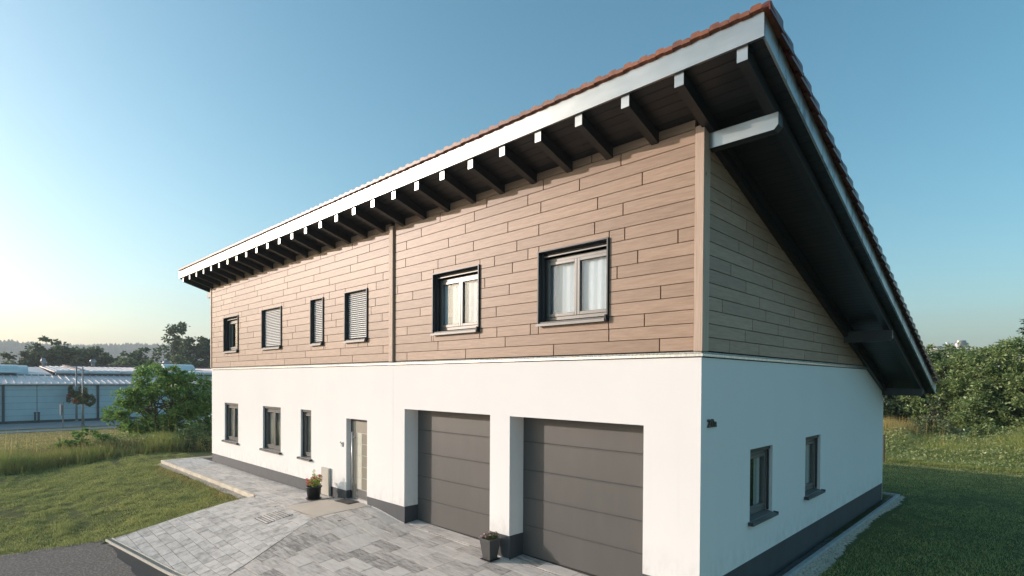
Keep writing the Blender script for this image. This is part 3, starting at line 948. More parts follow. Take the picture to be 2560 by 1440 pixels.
# ---- windows
def window(kind, u0, u1, z0, z1, face='front', sashes=1, blind=False, curtain='curtain_white', casing=True):
    w_ = empty('window'); w_.parent = house
    def T(mb):
        if face == 'front': return mb
        mb.v = [(-y, x, z) for x, y, z in mb.v]       # u->y, depth y -> -x
        return mb
    def put(mb, name, mat, smooth=False): return T(mb).build(name, mat, w_, smooth)
    d0 = .13 if casing else .10
    if casing:
        m = MB(); t = .02
        m.box(u0, u0 + t, -.04, .24, z0, z1); m.box(u1 - t, u1, -.04, .24, z0, z1)
        m.box(u0 + t, u1 - t, -.04, .24, z1 - t, z1); m.box(u0 + t, u1 - t, -.02, .24, z0, z0 + t)
        put(m, 'casing', MT['alu'])
        m = MB()
        for uu in (u0 + t + .001, u1 - t - .041):
            m = MB(); m.box(uu, uu + .04, .045, .075, z0 + t, z1 - t); put(m, 'guide_rail', MT['alu'])
        # sill with upturned ends
        m = MB(); m.prism([(u0 + .004, -.075, z0 - .012), (u1 - .03, -.075, z0 - .012), (u1 - .03, .12, z0 + .035), (u0 + .004, .12, z0 + .035)], (0, 0, .035))
        m.box(u0 + .004, u1 - .03, -.079, -.073, z0 - .05, z0 - .010)
        put(m, 'sill', MT['sill'])
        m = MB(); m.box(u1 - .029, u1 - .003, -.07, .1, z0 - .045, z0 + .045); put(m, 'sill_end', MT['black'])
        a0, a1, b0, b1 = u0 + t, u1 - t, z0 + t, z1 - t
    else:
        a0, a1, b0, b1 = u0 + .002, u1 - .002, z0 + .002, z1 - .002
        m = MB(); m.prism([(u0 - .055, -.075, z0 - .022), (u1 + .055, -.075, z0 - .022), (u1 + .055, -.005, z0 - .008), (u0 - .055, -.005, z0 - .008)], (0, 0, .02))
        m.prism([(u0 + .004, -.006, z0 + .004), (u1 - .004, -.006, z0 + .004), (u1 - .004, .11, z0 + .025), (u0 + .004, .11, z0 + .025)], (0, 0, .03))
        m.box(u0 - .055, u1 + .055, -.079, -.074, z0 - .05, z0 - .02)
        put(m, 'sill', MT['sill'])
        m = MB(); m.box(u0 - .062, u0 - .0555, -.08, -.002, z0 - .05, z0 + .004); put(m, 'sill_end', MT['alu']); m = MB(); m.box(u1 + .0555, u1 + .062, -.08, -.002, z0 - .05, z0 + .004)
        put(m, 'sill_end', MT['alu'])
        m = MB(); m.box(a0, a1, .035, .075, b1 - .06, b1); put(m, 'blind_box', MT['alu'])
        m = MB()
        for uu in (a0, a1 - .03):
            m = MB(); m.box(uu, uu + .03, .05, .08, b0 + .03, b1 - .061); put(m, 'guide_rail', MT['alu'])
    if blind:
        m = MB(); p = .046; z = b1 - .06; n = 0
        while z > b0 + .05:
            m.idx([(a0 + .045, .052, z), (a1 - .045, .052, z), (a1 - .045, .046, z - .012), (a0 + .045, .046, z - .012), (a1 - .045, .050, z - .026), (a0 + .045, .050, z - .026), (a1 - .045, .066, z - .031), (a0 + .045, .066, z - .031)],
                  [(0, 3, 2, 1), (3, 5, 4, 2), (5, 7, 6, 4)]); z -= p
        tag(put(m, 'blind_slat', MT['blind_slat']), kind='stuff')
        m = MB(); m.face([(a0, .10, b0), (a1, .10, b0), (a1, .10, b1), (a0, .10, b1)]); put(m, 'blind_backing', MT['black'])
        m = MB(); m.box(a0 + .042, a1 - .042, .045, .07, b1 - .05, b1 - .005); put(m, 'blind_box', MT['alu'])
        return w_
    if casing:
        m = MB(); m.box(a0 + .042, a1 - .042, .05, .062, b1 - .072, b1 - .055); put(m, 'blind_end_bar', MT['sill'])
        m = MB(); m.box(a0 + .001, a1 - .001, .085, .125, b1 - .06, b1); put(m, 'blind_box', MT['alu'])
    # outer frame
    fw = .055; m = MB()
    top = b1 - (.09 if casing else .065)
    m.cbox(a0, a0 + fw, d0, d0 + .07, b0 + .03, top); m.cbox(a1 - fw, a1, d0, d0 + .07, b0 + .03, top)
    m.cbox(a0 + fw, a1 - fw, d0, d0 + .07, top - fw, top); m.cbox(a0 + fw, a1 - fw, d0, d0 + .07, b0 + .03, b0 + .03 + fw)
    put(m, 'frame', MT['wframe'])
    c0, c1, e0, e1 = a0 + fw, a1 - fw, b0 + .03 + fw, top - fw
    ws = (c1 - c0) / sashes
    for i in range(sashes):
        s0, s1 = c0 + ws * i + .002, c0 + ws * (i + 1) - .002
        sw = .05
        m = MB()
        m.cbox(s0, s0 + sw, d0 - .012, d0 + .05, e0, e1); m.cbox(s1 - sw, s1, d0 - .012, d0 + .05, e0, e1)
        m.cbox(s0 + sw, s1 - sw, d0 - .012, d0 + .05, e1 - sw, e1); m.cbox(s0 + sw, s1 - sw, d0 - .012, d0 + .05, e0, e0 + sw)
        put(m, 'sash', MT['wframe'])
        m = MB(); m.face([(s0 + sw, d0 + .02, e0 + sw), (s1 - sw, d0 + .02, e0 + sw), (s1 - sw, d0 + .02, e1 - sw), (s0 + sw, d0 + .02, e1 - sw)])
        put(m, 'pane', MT['glass'])
    # curtain with folds and a dark room behind
    m = MB(); nf = 40; V = []; gap = None
    ph = random.uniform(0, 6)
    spans = [(c0, c1)]
    if curtain == 'none': spans = [(c0 + (c1 - c0) * .62, c1)]
    if curtain == 'split': spans = [(c0, c0 + (c1 - c0) * .16), (c0 + (c1 - c0) * .42, c0 + (c1 - c0) * .66), (c0 + (c1 - c0) * .8, c1)]
    for sa, sb in spans:
        V = []
        for i in range(nf + 1):
            u = sa + (sb - sa) * i / nf
            yy = d0 + .062 + .006 * math.sin(i * 1.25 + ph) + .004 * math.sin(i * .5 + 2 * ph)
            V += [(u, yy, e0), (u, yy, e1)]
        m.idx(V, [(2 * i, 2 * i + 2, 2 * i + 3, 2 * i + 1) for i in range(nf)])
    put(m, 'curtain', MT[{'none': 'curtain_grey', 'split': 'curtain_grey'}.get(curtain, curtain)], True)
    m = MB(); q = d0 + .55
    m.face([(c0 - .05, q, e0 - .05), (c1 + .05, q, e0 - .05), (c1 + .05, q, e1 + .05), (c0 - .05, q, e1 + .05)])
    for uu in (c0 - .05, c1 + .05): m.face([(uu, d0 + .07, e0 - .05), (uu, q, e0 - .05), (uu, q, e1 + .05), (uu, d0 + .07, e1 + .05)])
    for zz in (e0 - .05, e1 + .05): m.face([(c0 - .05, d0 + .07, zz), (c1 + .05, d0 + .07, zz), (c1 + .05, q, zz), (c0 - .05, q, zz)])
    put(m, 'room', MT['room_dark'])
    return w_
window('up', *UW[0], UZ0, UZ1, sashes=1, curtain='split')
for i in (1, 2, 3): window('up', *UW[i], UZ0, UZ1, blind=True)
window('up', *UW[4], UZ0, UZ1, sashes=2)
window('up', *UW[5], UZ0, UZ1, sashes=2)
window('low', *GW[0], WZ0, WZ1, sashes=2, curtain='curtain_beige', casing=False)
window('low', *GW[1], WZ0, WZ1, sashes=2, curtain='curtain_beige', casing=False)
window('low', *GW[2], WZ0, WZ1, sashes=1, curtain='curtain_beige', casing=False)
for a, b in GGW: window('gab', a, b, .96, 2.012, face='gable', sashes=1, curtain='none', casing=False)

# ---- garage doors
for gi, (a, b) in enumerate(GAR):
    g = empty('garage_door'); g.parent = house
    zb = .065 if gi == 0 else .03
    lines = [GZ + .02, 1.965, 1.488, 1.011, .541, zb]
    for k in range(5):
        m = MB(); m.cbox(a + .001, b - .001, .334, .37, lines[k + 1] + .002, lines[k] - .002, .004)
        pnl = m.build('door_panel', MT['garage'], g)
        m2 = MB(); m2.cbox(a + .001, b - .001, .328, .345, lines[k] - .026, lines[k] - .010, .004)
        if k: m2.build('panel_lip', MT['garage'], pnl)
    m = MB(); m.box(a + .001, b - .001, .345, .40, zb - .07, GZ + .02); m.build('door_backing', MT['black'], g)
    m = MB(); m.box(a + .001, b - .001, .325, .372, zb - .05, zb + .002); m.build('bottom_seal', MT['black'], g)
# ---- entrance door
dr = empty('entrance_door'); dr.parent = house
y = .13
m = MB(); m.cbox(DOOR[0] + .001, DOOR[0] + .07, y - .01, y + .08, .17, DOOR[2] - .001); m.cbox(DOOR[1] - .07, DOOR[1] - .001, y - .01, y + .08, .17, DOOR[2] - .001); m.cbox(DOOR[0] + .07, DOOR[1] - .07, y - .01, y + .08, 2.03, DOOR[2] - .001)
m.build('frame', MT['alu'], dr)
x0, x1 = DOOR[0] + .072, DOOR[1] - .072
m = MB(); m.cbox(x0, x1, y, y + .06, .2, 2.028); leafd = m.build('door_leaf', MT['door_beige'], dr)
m = MB(); m.cbox(x0, x0 + .12, y - .008, y + .001, .21, 2.02, .002); m.build('lock_stile', MT['door_beige'], leafd)
zs = [.46, .73, .99, 1.25, 1.51, 1.76]
for i in range(5):
    m = MB(); m.cbox(x0 + .19, x0 + .41, y - .006, y + .001, zs[i] + .006, zs[i + 1] - .006, .002); m.build('light_pane', MT['door_cream'], leafd)
    m = MB(); m.cbox(x0 + .42, x1 - .004, y - .006, y + .001, zs[i] + .006, zs[i + 1] - .006, .002); m.build('dark_pane', MT['door_brown'], leafd)
m = MB()
for zz in zs: m.box(x0 + .19, x1 - .004, y - .003, y + .001, zz - .004, zz + .004)
m.build('dividing_strip', MT['strip'], leafd)
m = MB(); m.box(x0 + .19, x1 - .004, y - .006, y + .001, .21, .45); m.build('kick_panel', MT['wframe'], leafd)
m = MB(); m.tube([(x0 + .10, y - .075, .42), (x0 + .10, y - .075, 1.78)], .017, 10)
for zz in (.55, 1.65): m.tube([(x0 + .10, y - .075, zz), (x0 + .10, y, zz)], .01, 8)
m.build('bar_handle', MT['strip'], dr, True)
m = MB(); m.cbox(DOOR[0] - .0, -7.64, -.02, .0, .19, .215, .003); m.cbox(DOOR[0], DOOR[1] - .001, .0005, .13, .192, .207, .003); m.build('threshold', MT['strip'], dr)
m = MB(); m.box(DOOR[0], DOOR[1], y + .06, y + .08, .1, DOOR[2]); m.build('door_backing', MT['black'], dr)

# ---- roof
roof = None
Y0, Y1 = -.764, 11.18
XL, XR = -19.0, 1.0
def slope_pt(x, y, dz): return (x, y, soff(y) + dz)
m = MB()
m.prism([slope_pt(XL + .02, Y0 + .03, .23), slope_pt(XR - .02, Y0 + .03, .23), slope_pt(XR - .02, Y1 - .03, .23), slope_pt(XL + .02, Y1 - .03, .23)], (0, 0, .20))
roof = m.build('roof', MT['timber'], house)
# fascia along the high edge, verge boards along the gables
m = MB(); m.cbox(XL, XR, Y0, Y0 + .028, 6.522, 6.764, .003); m.build('fascia', MT['zinc'], roof)
m = MB()
m.box(XL, XR - .001, Y0 - .004, Y0 + .03, 6.510, 6.524); m.build('fascia_drip', MT['zinc'], roof)
for xx in (XR - .026, XL):
    m = MB(); ya, yb = Y0 + .029, Y1
    m.prism([(xx, ya, soff(ya) - .010), (xx, yb, soff(yb) - .010), (xx, yb, soff(yb) + .23), (xx, ya, soff(ya) + .23)][::1], (-.026, 0, 0))
    m.build('verge_board', MT['zinc_streak'], roof)
m = MB(); m.box(XL + .03, XR - .03, Y1 - .03, Y1, soff(Y1) - .0, soff(Y1) + .2); m.build('eave_board', MT['timber'], roof)
# soffit boards
ystep = .128
def soffit_board(xa, xb, ya, yb):
    mb = MB(); g = .004; th = .018
    p = [(xa, ya + g), (xb, ya + g), (xb, yb - g), (xa, yb - g)]
    bot = [slope_pt(x, y, 0) for x, y in p]
    mb.prism([(q[0], q[1], q[2] + th) for q in bot], (0, 0, th))
    return mb.build('soffit_board', MT['soffit'], roof)
y = Y0 + .032; i = 0
while y < Y1 - .05:
    yb = min(y + ystep, Y1 - .03)
    if y < .15:
        soffit_board(XL + .03, -9.1, y, yb); soffit_board(-9.098, XR - .03, y, yb)
    else:
        soffit_board(.0, XR - .03, y, yb)
        if i % 1 == 0 and y < 11.2: pass
    y = yb; i += 1
m = MB(); m.prism([slope_pt(XL + .03, .15, .017), slope_pt(-L, .15, .017), slope_pt(-L, Y1 - .04, .017), slope_pt(XL + .03, Y1 - .04, .017)], (0, 0, .016)); m.build('soffit_sheet', MT['soffit'], roof)
# rafters
RH = .157
cap_me = None
for k in range(28):
    xc = .764 - .7175 * k
    if xc < -18.9: break
    xa, xb = xc - .055, xc + .055
    full = k in (0, 1, 27)
    def raft(ya, yb, h=RH):
        mb = MB()
        mb.prism([(xb, ya, soff(ya) - .002), (xb, ya, soff(ya) - h), (xb, yb, soff(yb) - h), (xb, yb, soff(yb) - .002)], (.11, 0, 0))
        return mb.build('rafter', MT['timber'], house)
    r = raft(Y0 + .035, Y1 - .12 if full else .12)
    if k == 1:   # deeper wall beam on the gable
        mb = MB(); mb.prism([(.085, .2, soff(.2) - RH), (.085, .2, glim(.2)), (.085, D + .0, glim(D)), (.085, D + .0, soff(D) - RH)], (.09, 0, 0)); mb.build('verge_beam', MT['timber'], house)
    mb = MB(); ya = Y0 + .034; mb.prism([(xb + .002, ya, soff(ya) - RH - .002), (xb + .002, ya, soff(ya) - .004), (xa - .002, ya, soff(ya) - .004), (xa - .002, ya, soff(ya) - RH - .002)], (0, -.006, 0))
    c = mb.build('end_cap', MT['zinc'], r)
    if not full:
        mb = MB(); mb.prism([(xb, D - .1, soff(D - .1) - .002), (xb, D - .1, soff(D - .1) - RH), (xb, Y1 - .1, soff(Y1 - .1) - RH), (xb, Y1 - .1, soff(Y1 - .1) - .002)], (.11, 0, 0))
        mb.build('rafter_tail', MT['timber'], house)
    mb = MB(); ya = Y1 - .119 if full else Y1 - .099
    mb.prism([(xa, ya, soff(ya) - RH), (xa, ya, soff(ya) - .004), (xb, ya, soff(ya) - .004), (xb, ya, soff(ya) - RH)], (0, .004, 0)); mb.build('tail_cap', MT['strip'], r)
# purlins carrying the verge
for yc, w2, h in ((.17, .07, .19), (6.58, .07, .22), (10.31, .07, .18)):
    zt = soff(yc - w2) - RH - .001
    for sgn in (1, -1):
        mb = MB()
        xa, xe = (-.05, .85) if sgn > 0 else (-L + .05, -L - .85)
        c = .045 * sgn
        prof = [(xa, zt - h), (xe - c, zt - h), (xe, zt - h + .05), (xe, zt), (xa, zt)]
        if sgn < 0: prof = prof[::-1]
        mb.prism([(x, yc - w2, z) for x, z in prof], (0, -2 * w2, 0)); pu = mb.build('purlin', MT['alu'], house)
        if yc < 1 and sgn > 0:
            mb = MB(); mb.prism([(x, yc - w2 - .0015, z) for x, z in prof], (0, -.004, 0)); mb.v = [(x, y - .0045, z) for x, y, z in mb.v]; mb.build('face_plate', MT['zinc'], pu)
# roof tiles: field as one part, high edge and verge tiles singly
TWD = .217
def wave(u):            # two humps per tile
    u = u % 1.0
    pts = ((0, .30), (.05, .92), (.14, 1.06), (.42, 1.06), (.50, .95), (.56, .42), (.66, .50), (.88, .50), (.95, .36), (1.0, .25))
    for (a, ha), (b, hb) in zip(pts[:-1], pts[1:]):
        if u <= b: return .038 * (ha + (hb - ha) * (u - a) / (b - a))
    return .011
NT_ = int((XR + .08 - (XL - .03)) / TWD)
xoff = XR + .085 - NT_ * TWD
prof = [.012, .05, .14, .28, .42, .50, .56, .66, .77, .88, .95, .988]
ya0 = Y0 - .045
def tile_z(y): return soff(y) + .262
m = MB()
# one ridge tile mesh, shared
top = [(u * TWD, 0, wave(u)) for u in prof]; bot = [(u * TWD, 0, wave(u) * .35 - .034) for u in prof]
lenr = .40
def sh(p, dy): return (p[0], p[1] + dy, p[2] - SLP * dy)
A = top; B = [sh(p, lenr) for p in top]; Cc = bot; Dd = [sh(p, lenr) for p in bot]
n = len(prof)
m.idx(A + B, [(i, i + 1, n + i + 1, n + i) for i in range(n - 1)])
m.idx(A + Cc, [(i + 1, i, n + i, n + i + 1) for i in range(n - 1)])
m.idx(Cc + Dd, [(i + 1, i, n + i, n + i + 1) for i in range(n - 1)])
m.face([A[0], B[0], Dd[0], Cc[0]]); m.face([A[-1], Cc[-1], Dd[-1], B[-1]])
first = m.build('roof_tile', MT['tile'], roof); first.location = (xoff, ya0, tile_z(ya0) - .012)
for i in range(1, NT_):
    o = obj_of(first, 'roof_tile', roof, (xoff + i * TWD, ya0, tile_z(ya0) - .012 + random.uniform(-.003, .003)))
m = MB(); ncs = int((Y1 + .1 - .2) / .326)
V = []; F = []
us = [i / 6 for i in range(6 * NT_ + 1)]
for c in range(ncs + 1):
    y_a = -.45 + c * .326
    for yy, dz in ((y_a, -.02), (y_a + .326, .012)):
        for u in us: V.append((xoff + u * TWD, yy, tile_z(yy) + dz + wave(u) - .02))
nu = len(us)
for r in range(2 * (ncs + 1) - 1):
    for i in range(nu - 1): F.append((r * nu + i, r * nu + i + 1, (r + 1) * nu + i + 1, (r + 1) * nu + i))
m.idx(V, F); tag(m.build('tile_field', MT['tile'], roof), kind='stuff')
# verge tiles
m = MB()
lv = .345
def vp(x, dy, dz): return (x, dy, dz - SLP * dy)
sec = [(-.10, .0), (-.05, .028), (.005, .033), (.030, .02), (.034, -.095), (.012, -.095), (.010, -.01), (-.10, -.03)]
k1 = len(sec); V = []
for dy, s, dz in ((0, .72, -.040), (lv * .80, 1.0, .012), (lv, 1.06, .016)):
    V += [vp(x * s, dy, z * s + dz) for x, z in sec]
F = [(i, (i + 1) % k1, k1 * (r + 1) + (i + 1) % k1, k1 * (r + 1) + i) for r in range(1) for i in range(k1)]
F = []
for r in range(2):
    for i in range(k1): F.append((r * k1 + (i + 1) % k1, r * k1 + i, (r + 1) * k1 + i, (r + 1) * k1 + (i + 1) % k1))
F += [tuple(range(k1)), tuple(range(3 * k1 - 1, 2 * k1 - 1, -1))]
m.idx(V, F)
vf = m.build('verge_tile', MT['verge'], roof)
for i in range(37):
    yv = -.795 + .3195 * i - .02
    if yv + lv > Y1 + .14: break
    loc = (XR + .052, yv, soff(yv) + .285)
    if i == 0: vf.location = loc
    else: obj_of(vf, 'verge_tile', roof, loc)
# gutter and downpipe at the low eave
m = MB()
V = []; ng = 9
for xx in (XL - .02, XR + .02):
    for i in range(ng):
        an = math.pi + math.pi * i / (ng - 1)
        V.append((xx, 11.255 + .065 * math.cos(an), 2.835 + .065 * math.sin(an)))
m.idx(V, [(i, i + 1, ng + i + 1, ng + i) for i in range(ng - 1)] + [tuple(range(ng - 1, -1, -1)), tuple(range(ng, 2 * ng))])
gut = m.build('gutter', MT['zinc'], house, True)
m = MB(); m.tube([(-.22, 11.24, 2.78), (-.22, 11.2, 2.66), (-.2, 10.9, 2.5), (-.18, 10.6, 2.34), (-.18, 10.53, 2.2), (-.18, 10.53, 0)], .045, 12); m.build('downpipe', MT['zinc'], house, True)

# ------------------------------------------------------------------ small things at the house
cu = bpy.data.curves.new('house_number', 'FONT'); cu.body = '20a'; cu.size = .15; cu.extrude = .012; cu.align_x = 'LEFT'; cu.space_character = 1.2
cu.bevel_depth = .001
cu.offset = .0
tmp = bpy.data.objects.new('tmp_text', cu); COL.objects.link(tmp)
dg = bpy.context.evaluated_depsgraph_get()
me = bpy.data.meshes.new_from_object(tmp.evaluated_get(dg))
bpy.data.objects.remove(tmp)
hn = link(bpy.data.objects.new('house_number', me)); me.materials.clear(); me.materials.append(MT['number_metal'])
hn.matrix_world = Matrix(((0, 0, 1, .018), (1, 0, 0, .155), (0, 1, 0, 2.415), (0, 0, 0, 1)))
tag(hn, 'dark metal house number 20a on the shaded white gable wall', 'house number')

db = empty('doorbell', (-8.90, 0, 1.47), 'small pale doorbell unit on the white wall left of the entrance door', 'doorbell')
m = MB(); m.cbox(-.035, .045, -.028, .0, -.055, .055, .006); m.build('housing', MT['bell_plastic'], db)
m = MB(); m.tube([(.01, -.028, .02), (.01, -.036, .02)], .014, 12); m.build('button', MT['black'], db)
m = MB(); m.cbox(-.075, -.045, -.03, .0, .02, .055, .004); m.build('sensor', MT['pole_metal'], db)

cb = empty('meter_cabinet', (-9.65, 0, .16), 'pale beige meter cabinet fixed to the wall behind the round flower pot', 'cabinet')
m = MB(); m.cbox(-.20, .20, -.055, .0, .0, .67, .005); m.build('body', MT['cabinet_paint'], cb)
m = MB(); m.cbox(-.185, .185, -.06, -.0555, .02, .655, .003); m.build('door', MT['cabinet_paint'], cb)

mat_o = empty('doormat', (-8.43, -.02, pz(-8.43, -.02)), 'dark brown fibre doormat lying on the landing before the entrance door', 'doormat')
m = MB(); zc = pz(-8.43, -.02)
q = [(-8.73, -.27), (-8.13, -.27), (-8.13, -.005), (-8.73, -.005)]
m.prism([(x + 8.43, y + .02, pz(x, y) + .018 - zc) for x, y in q], (0, 0, .012)); m.build('pile', MT['mat_fibre'], mat_o)
m = MB(); m.prism([(x * 1.0 + 8.43 + dx, y + .02 + dy, pz(x, y) + .011 - zc) for (x, y), (dx, dy) in zip(q, ((-.02, -.02), (.02, -.02), (.02, .0), (-.02, .0)))], (0, 0, .006)); m.build('rubber_edge', MT['black'], mat_o)

# ---- leaves
def leaf_quads(C, size, aspect=.5, seed=0, up=.3, fold=True, nrm=None):
    r = np.random.default_rng(seed)
    n = len(C)
    u = r.normal(size=(n, 3)); u[:, 2] *= .7; u /= np.linalg.norm(u, axis=1, keepdims=True)
    nn = r.normal(size=(n, 3)); nn[:, 2] = np.abs(nn[:, 2]) + up
    if nrm is not None: nn += nrm * 1.2
    v = np.cross(nn, u); v /= np.linalg.norm(v, axis=1, keepdims=True) + 1e-9
    s = (size * r.uniform(.6, 1.25, n))[:, None]
    a = C - u * s * .5
    b = C + u * s * .5
    dn = np.cross(u, v) * s * .12
    l = C - u * s * .08 - v * s * aspect * .5 + dn
    rr = C - u * s * .08 + v * s * aspect * .5 + dn
    return np.stack([a, l, b, rr], 1)

def cluster_points(lobes, n, seed, shell=.55):
    """points in ellipsoid lobes, biased to the outside"""
    r = np.random.default_rng(seed)
    vol = np.array([l[3] * l[4] * l[5] for l in lobes]) ** .75
    k = r.choice(len(lobes), n, p=vol / vol.sum())
    d = r.normal(size=(n, 3)); d /= np.linalg.norm(d, axis=1, keepdims=True)
    rad = r.uniform(0, 1, n) ** (1 / 3) * (1 - shell) + shell * r.uniform(.7, 1.0, n)
    Lb = np.array(lobes)[k]
    return Lb[:, :3] + d * rad[:, None] * Lb[:, 3:6], d

def make_tree(name, loc, lobes, nclus, nleaf, csize, lsize, mat, label, cat, group=None, seed=1, trunk_r=.12, stems=1, aspect=.5, limbs=14, shell=.5, trunk_h=.35):
    o = empty(name, loc, label, cat, group)
    r = np.random.default_rng(seed)
    cc, dirs = cluster_points(lobes, nclus, seed, shell)
    per = max(1, nleaf // nclus)
    idx = np.repeat(np.arange(nclus), per)
    off = r.normal(size=(len(idx), 3)); off /= np.linalg.norm(off, axis=1, keepdims=True)
    sz = csize * r.uniform(.55, 1.3, nclus)
    pts = cc[idx] + off * (r.uniform(.15, 1, len(idx)) ** .6)[:, None] * sz[idx][:, None] * np.array([1, 1, .75])
    pts = pts[pts[:, 2] > .02]
    Q = leaf_quads(pts, lsize, aspect, seed)
    np_mesh('crown', Q, 4, mat, o)
    m = MB(); zt = max(l[2] for l in lobes)
    for s_ in range(stems):
        an = 2 * math.pi * s_ / max(stems, 1) + .4
        sp = 0 if stems == 1 else .12
        base = Vector((math.cos(an) * sp, math.sin(an) * sp, -.3))
        top = Vector((math.cos(an) * sp * 6, math.sin(an) * sp * 6, zt * .85)) if stems > 1 else Vector((r.normal() * .1 * zt, r.normal() * .1 * zt, zt * .95))
        mid = base.lerp(top, trunk_h) + Vector((r.normal() * .05 * zt * .5, r.normal() * .05 * zt * .5, 0))
        m.tube([base, mid, base.lerp(top, .7), top], [trunk_r, trunk_r * .75, trunk_r * .45, trunk_r * .12], 7)
        for b in range(limbs // stems):
            t = cc[r.integers(nclus)]
            st = base.lerp(top, r.uniform(trunk_h * .7, .85))
            e = Vector(t); md = st.lerp(e, .5) + Vector((0, 0, -.08 * (e - st).length))
            m.tube([st, md, e], [trunk_r * .38, trunk_r * .24, trunk_r * .06], 5)
    m.build('trunk', MT['bark'], o)
    return o

# round pot with hydrangea
zc = pz(-9.47, -.43)
pot = empty('flower_pot', (-9.47, -.43, zc + .004), 'round black plastic flower pot with saucer standing on the path by the cabinet', 'flower pot')
m = MB(); m.lathe([(.0, .012), (.135, .012), (.172, .285), (.19, .285), (.19, .315), (.172, .315), (.168, .27), (.0, .268)], n=28); m.build('pot', MT['pot_plastic'], pot, True)
m = MB(); m.lathe([(0, 0), (.165, 0), (.185, .03), (.175, .03), (.16, .008), (0, .008)], n=28); m.build('saucer', MT['pot_plastic'], pot, True)
pl = empty('flowering_plant', (-9.47, -.43, zc + .27), 'pink flowering plant with yellow green leaves growing in the round black pot', 'plant')
lobes = [(0, 0, .13, .16, .16, .11), (-.12, 0, .12, .10, .10, .08), (.10, .06, .22, .10, .10, .12), (.03, .0, .33, .05, .05, .12)]
p_, _ = cluster_points(lobes, 420, 5, .4); np_mesh('leaves', leaf_quads(p_, .055, .6, 5), 4, MT['leaf_flower'], pl)
fl = [(-.22, -.04, .14), (-.14, -.1, .19), (-.06, -.12, .11), (.02, -.13, .18), (.09, -.11, .13), (.17, -.03, .27), (.22, .05, .31), (-.02, .08, .22), (.15, .1, .20), (-.17, .1, .2), (.06, -.06, .25)]
p_, _ = cluster_points([(*f, .045, .045, .035) for f in fl], 420, 6, .7); np_mesh('blossoms', leaf_quads(p_, .026, .9, 6), 4, MT['petal_red'], pl)
m = MB()
for f in fl: m.tube([(0, 0, -.02), (f[0] * .5, f[1] * .5, f[2] * .6), f], [.005, .004, .003], 5)
m.tube([(0, 0, 0), (.03, 0, .25), (.035, 0, .44)], [.006, .004, .002], 5)
m.build('stems', MT['leaf_flower'], pl)

# square wicker planter
zc = pz(-3.56, -.2)
sp_ = empty('square_planter', (-3.60, -.20, zc + .004), 'square tapered grey wicker planter on a black saucer before the white pier', 'planter')
m = MB()
def frustum(b0, b1, z0, z1, top=True):
    V = [(-b0, -b0, z0), (b0, -b0, z0), (b0, b0, z0), (-b0, b0, z0), (-b1, -b1, z1), (b1, -b1, z1), (b1, b1, z1), (-b1, b1, z1)]
    m.idx(V, [(0, 1, 5, 4), (1, 2, 6, 5), (2, 3, 7, 6), (3, 0, 4, 7), (0, 3, 2, 1)] + ([(4, 5, 6, 7)] if top else []))
frustum(.083, .128, .012, .355, False); m.build('body', MT['wicker'], sp_)
m = MB(); t = .128
m.cbox(-t - .004, t + .004, -t - .004, -t + .016, .343, .362, .003); m.cbox(-t - .004, t + .004, t - .016, t + .004, .343, .362, .003); m.cbox(-t - .004, -t + .016, -t + .017, t - .017, .343, .362, .003); m.cbox(t - .016, t + .004, -t + .017, t - .017, .343, .362, .003)
m.build('rim', MT['wicker'], sp_)
m = MB(); m.box(-.112, .112, -.112, .112, .32, .33); m.build('soil', MT['joint_sand'], sp_)
m = MB(); frustum(.105, .125, .0, .018); m.build('saucer', MT['black'], sp_)
pk = empty('planter_flowers', (-3.60, -.20, zc + .335), 'low flowers with pink and white blossoms filling the square planter', 'plant')
p_, _ = cluster_points([(0, 0, .05, .13, .13, .065), (.06, .06, .08, .08, .08, .05)], 700, 8, .4); np_mesh('leaves', leaf_quads(p_, .028, .35, 8), 4, MT['leaf_basket'], pk)
p_, _ = cluster_points([(x, y, z, .014, .014, .012) for x, y, z in [(-.12, -.09, .05), (-.11, -.02, .08), (-.07, -.11, .06), (-.06, .04, .11), (.0, -.1, .07), (-.02, .0, .12), (.06, -.05, .1), (-.13, -.12, .03), (.08, .06, .13)]], 220, 9, .6); np_mesh('blossoms', leaf_quads(p_, .020, .9, 9), 4, MT['petal_pink'], pk)

# ------------------------------------------------------------------ grass
def blades(name, pts, h, wd, mat, seed, lean=.5, z=None):
    r = np.random.default_rng(seed)
    n = len(pts)
    an = r.uniform(0, 2 * np.pi, n)
    d = np.stack([np.cos(an), np.sin(an), np.zeros(n)], -1)
    an2 = r.uniform(0, 2 * np.pi, n)
    ln = np.stack([np.cos(an2), np.sin(an2), np.zeros(n)], -1) * (h * lean * r.uniform(.1, 1, n))[:, None]
    B = np.stack([pts[:, 0], pts[:, 1], (ground_z(pts[:, 0], pts[:, 1]) if z is None else z) - .01], -1)
    tip = B + ln + np.array([0, 0, 1]) * h[:, None]
    V = np.stack([B - d * (wd * .5)[:, None], B + d * (wd * .5)[:, None], tip], 1)
    return tag(np_mesh(name, V, 3, mat), kind='stuff')

def poly_mask(x, y, poly):
    m = np.zeros(len(x), bool)
    for i in range(len(poly)):
        (x0, y0), (x1, y1) = poly[i], poly[(i + 1) % len(poly)]
        c = ((y0 > y) != (y1 > y)) & (x < (x1 - x0) * (y - y0) / (y1 - y0 + 1e-12) + x0)
        m ^= c
    return m

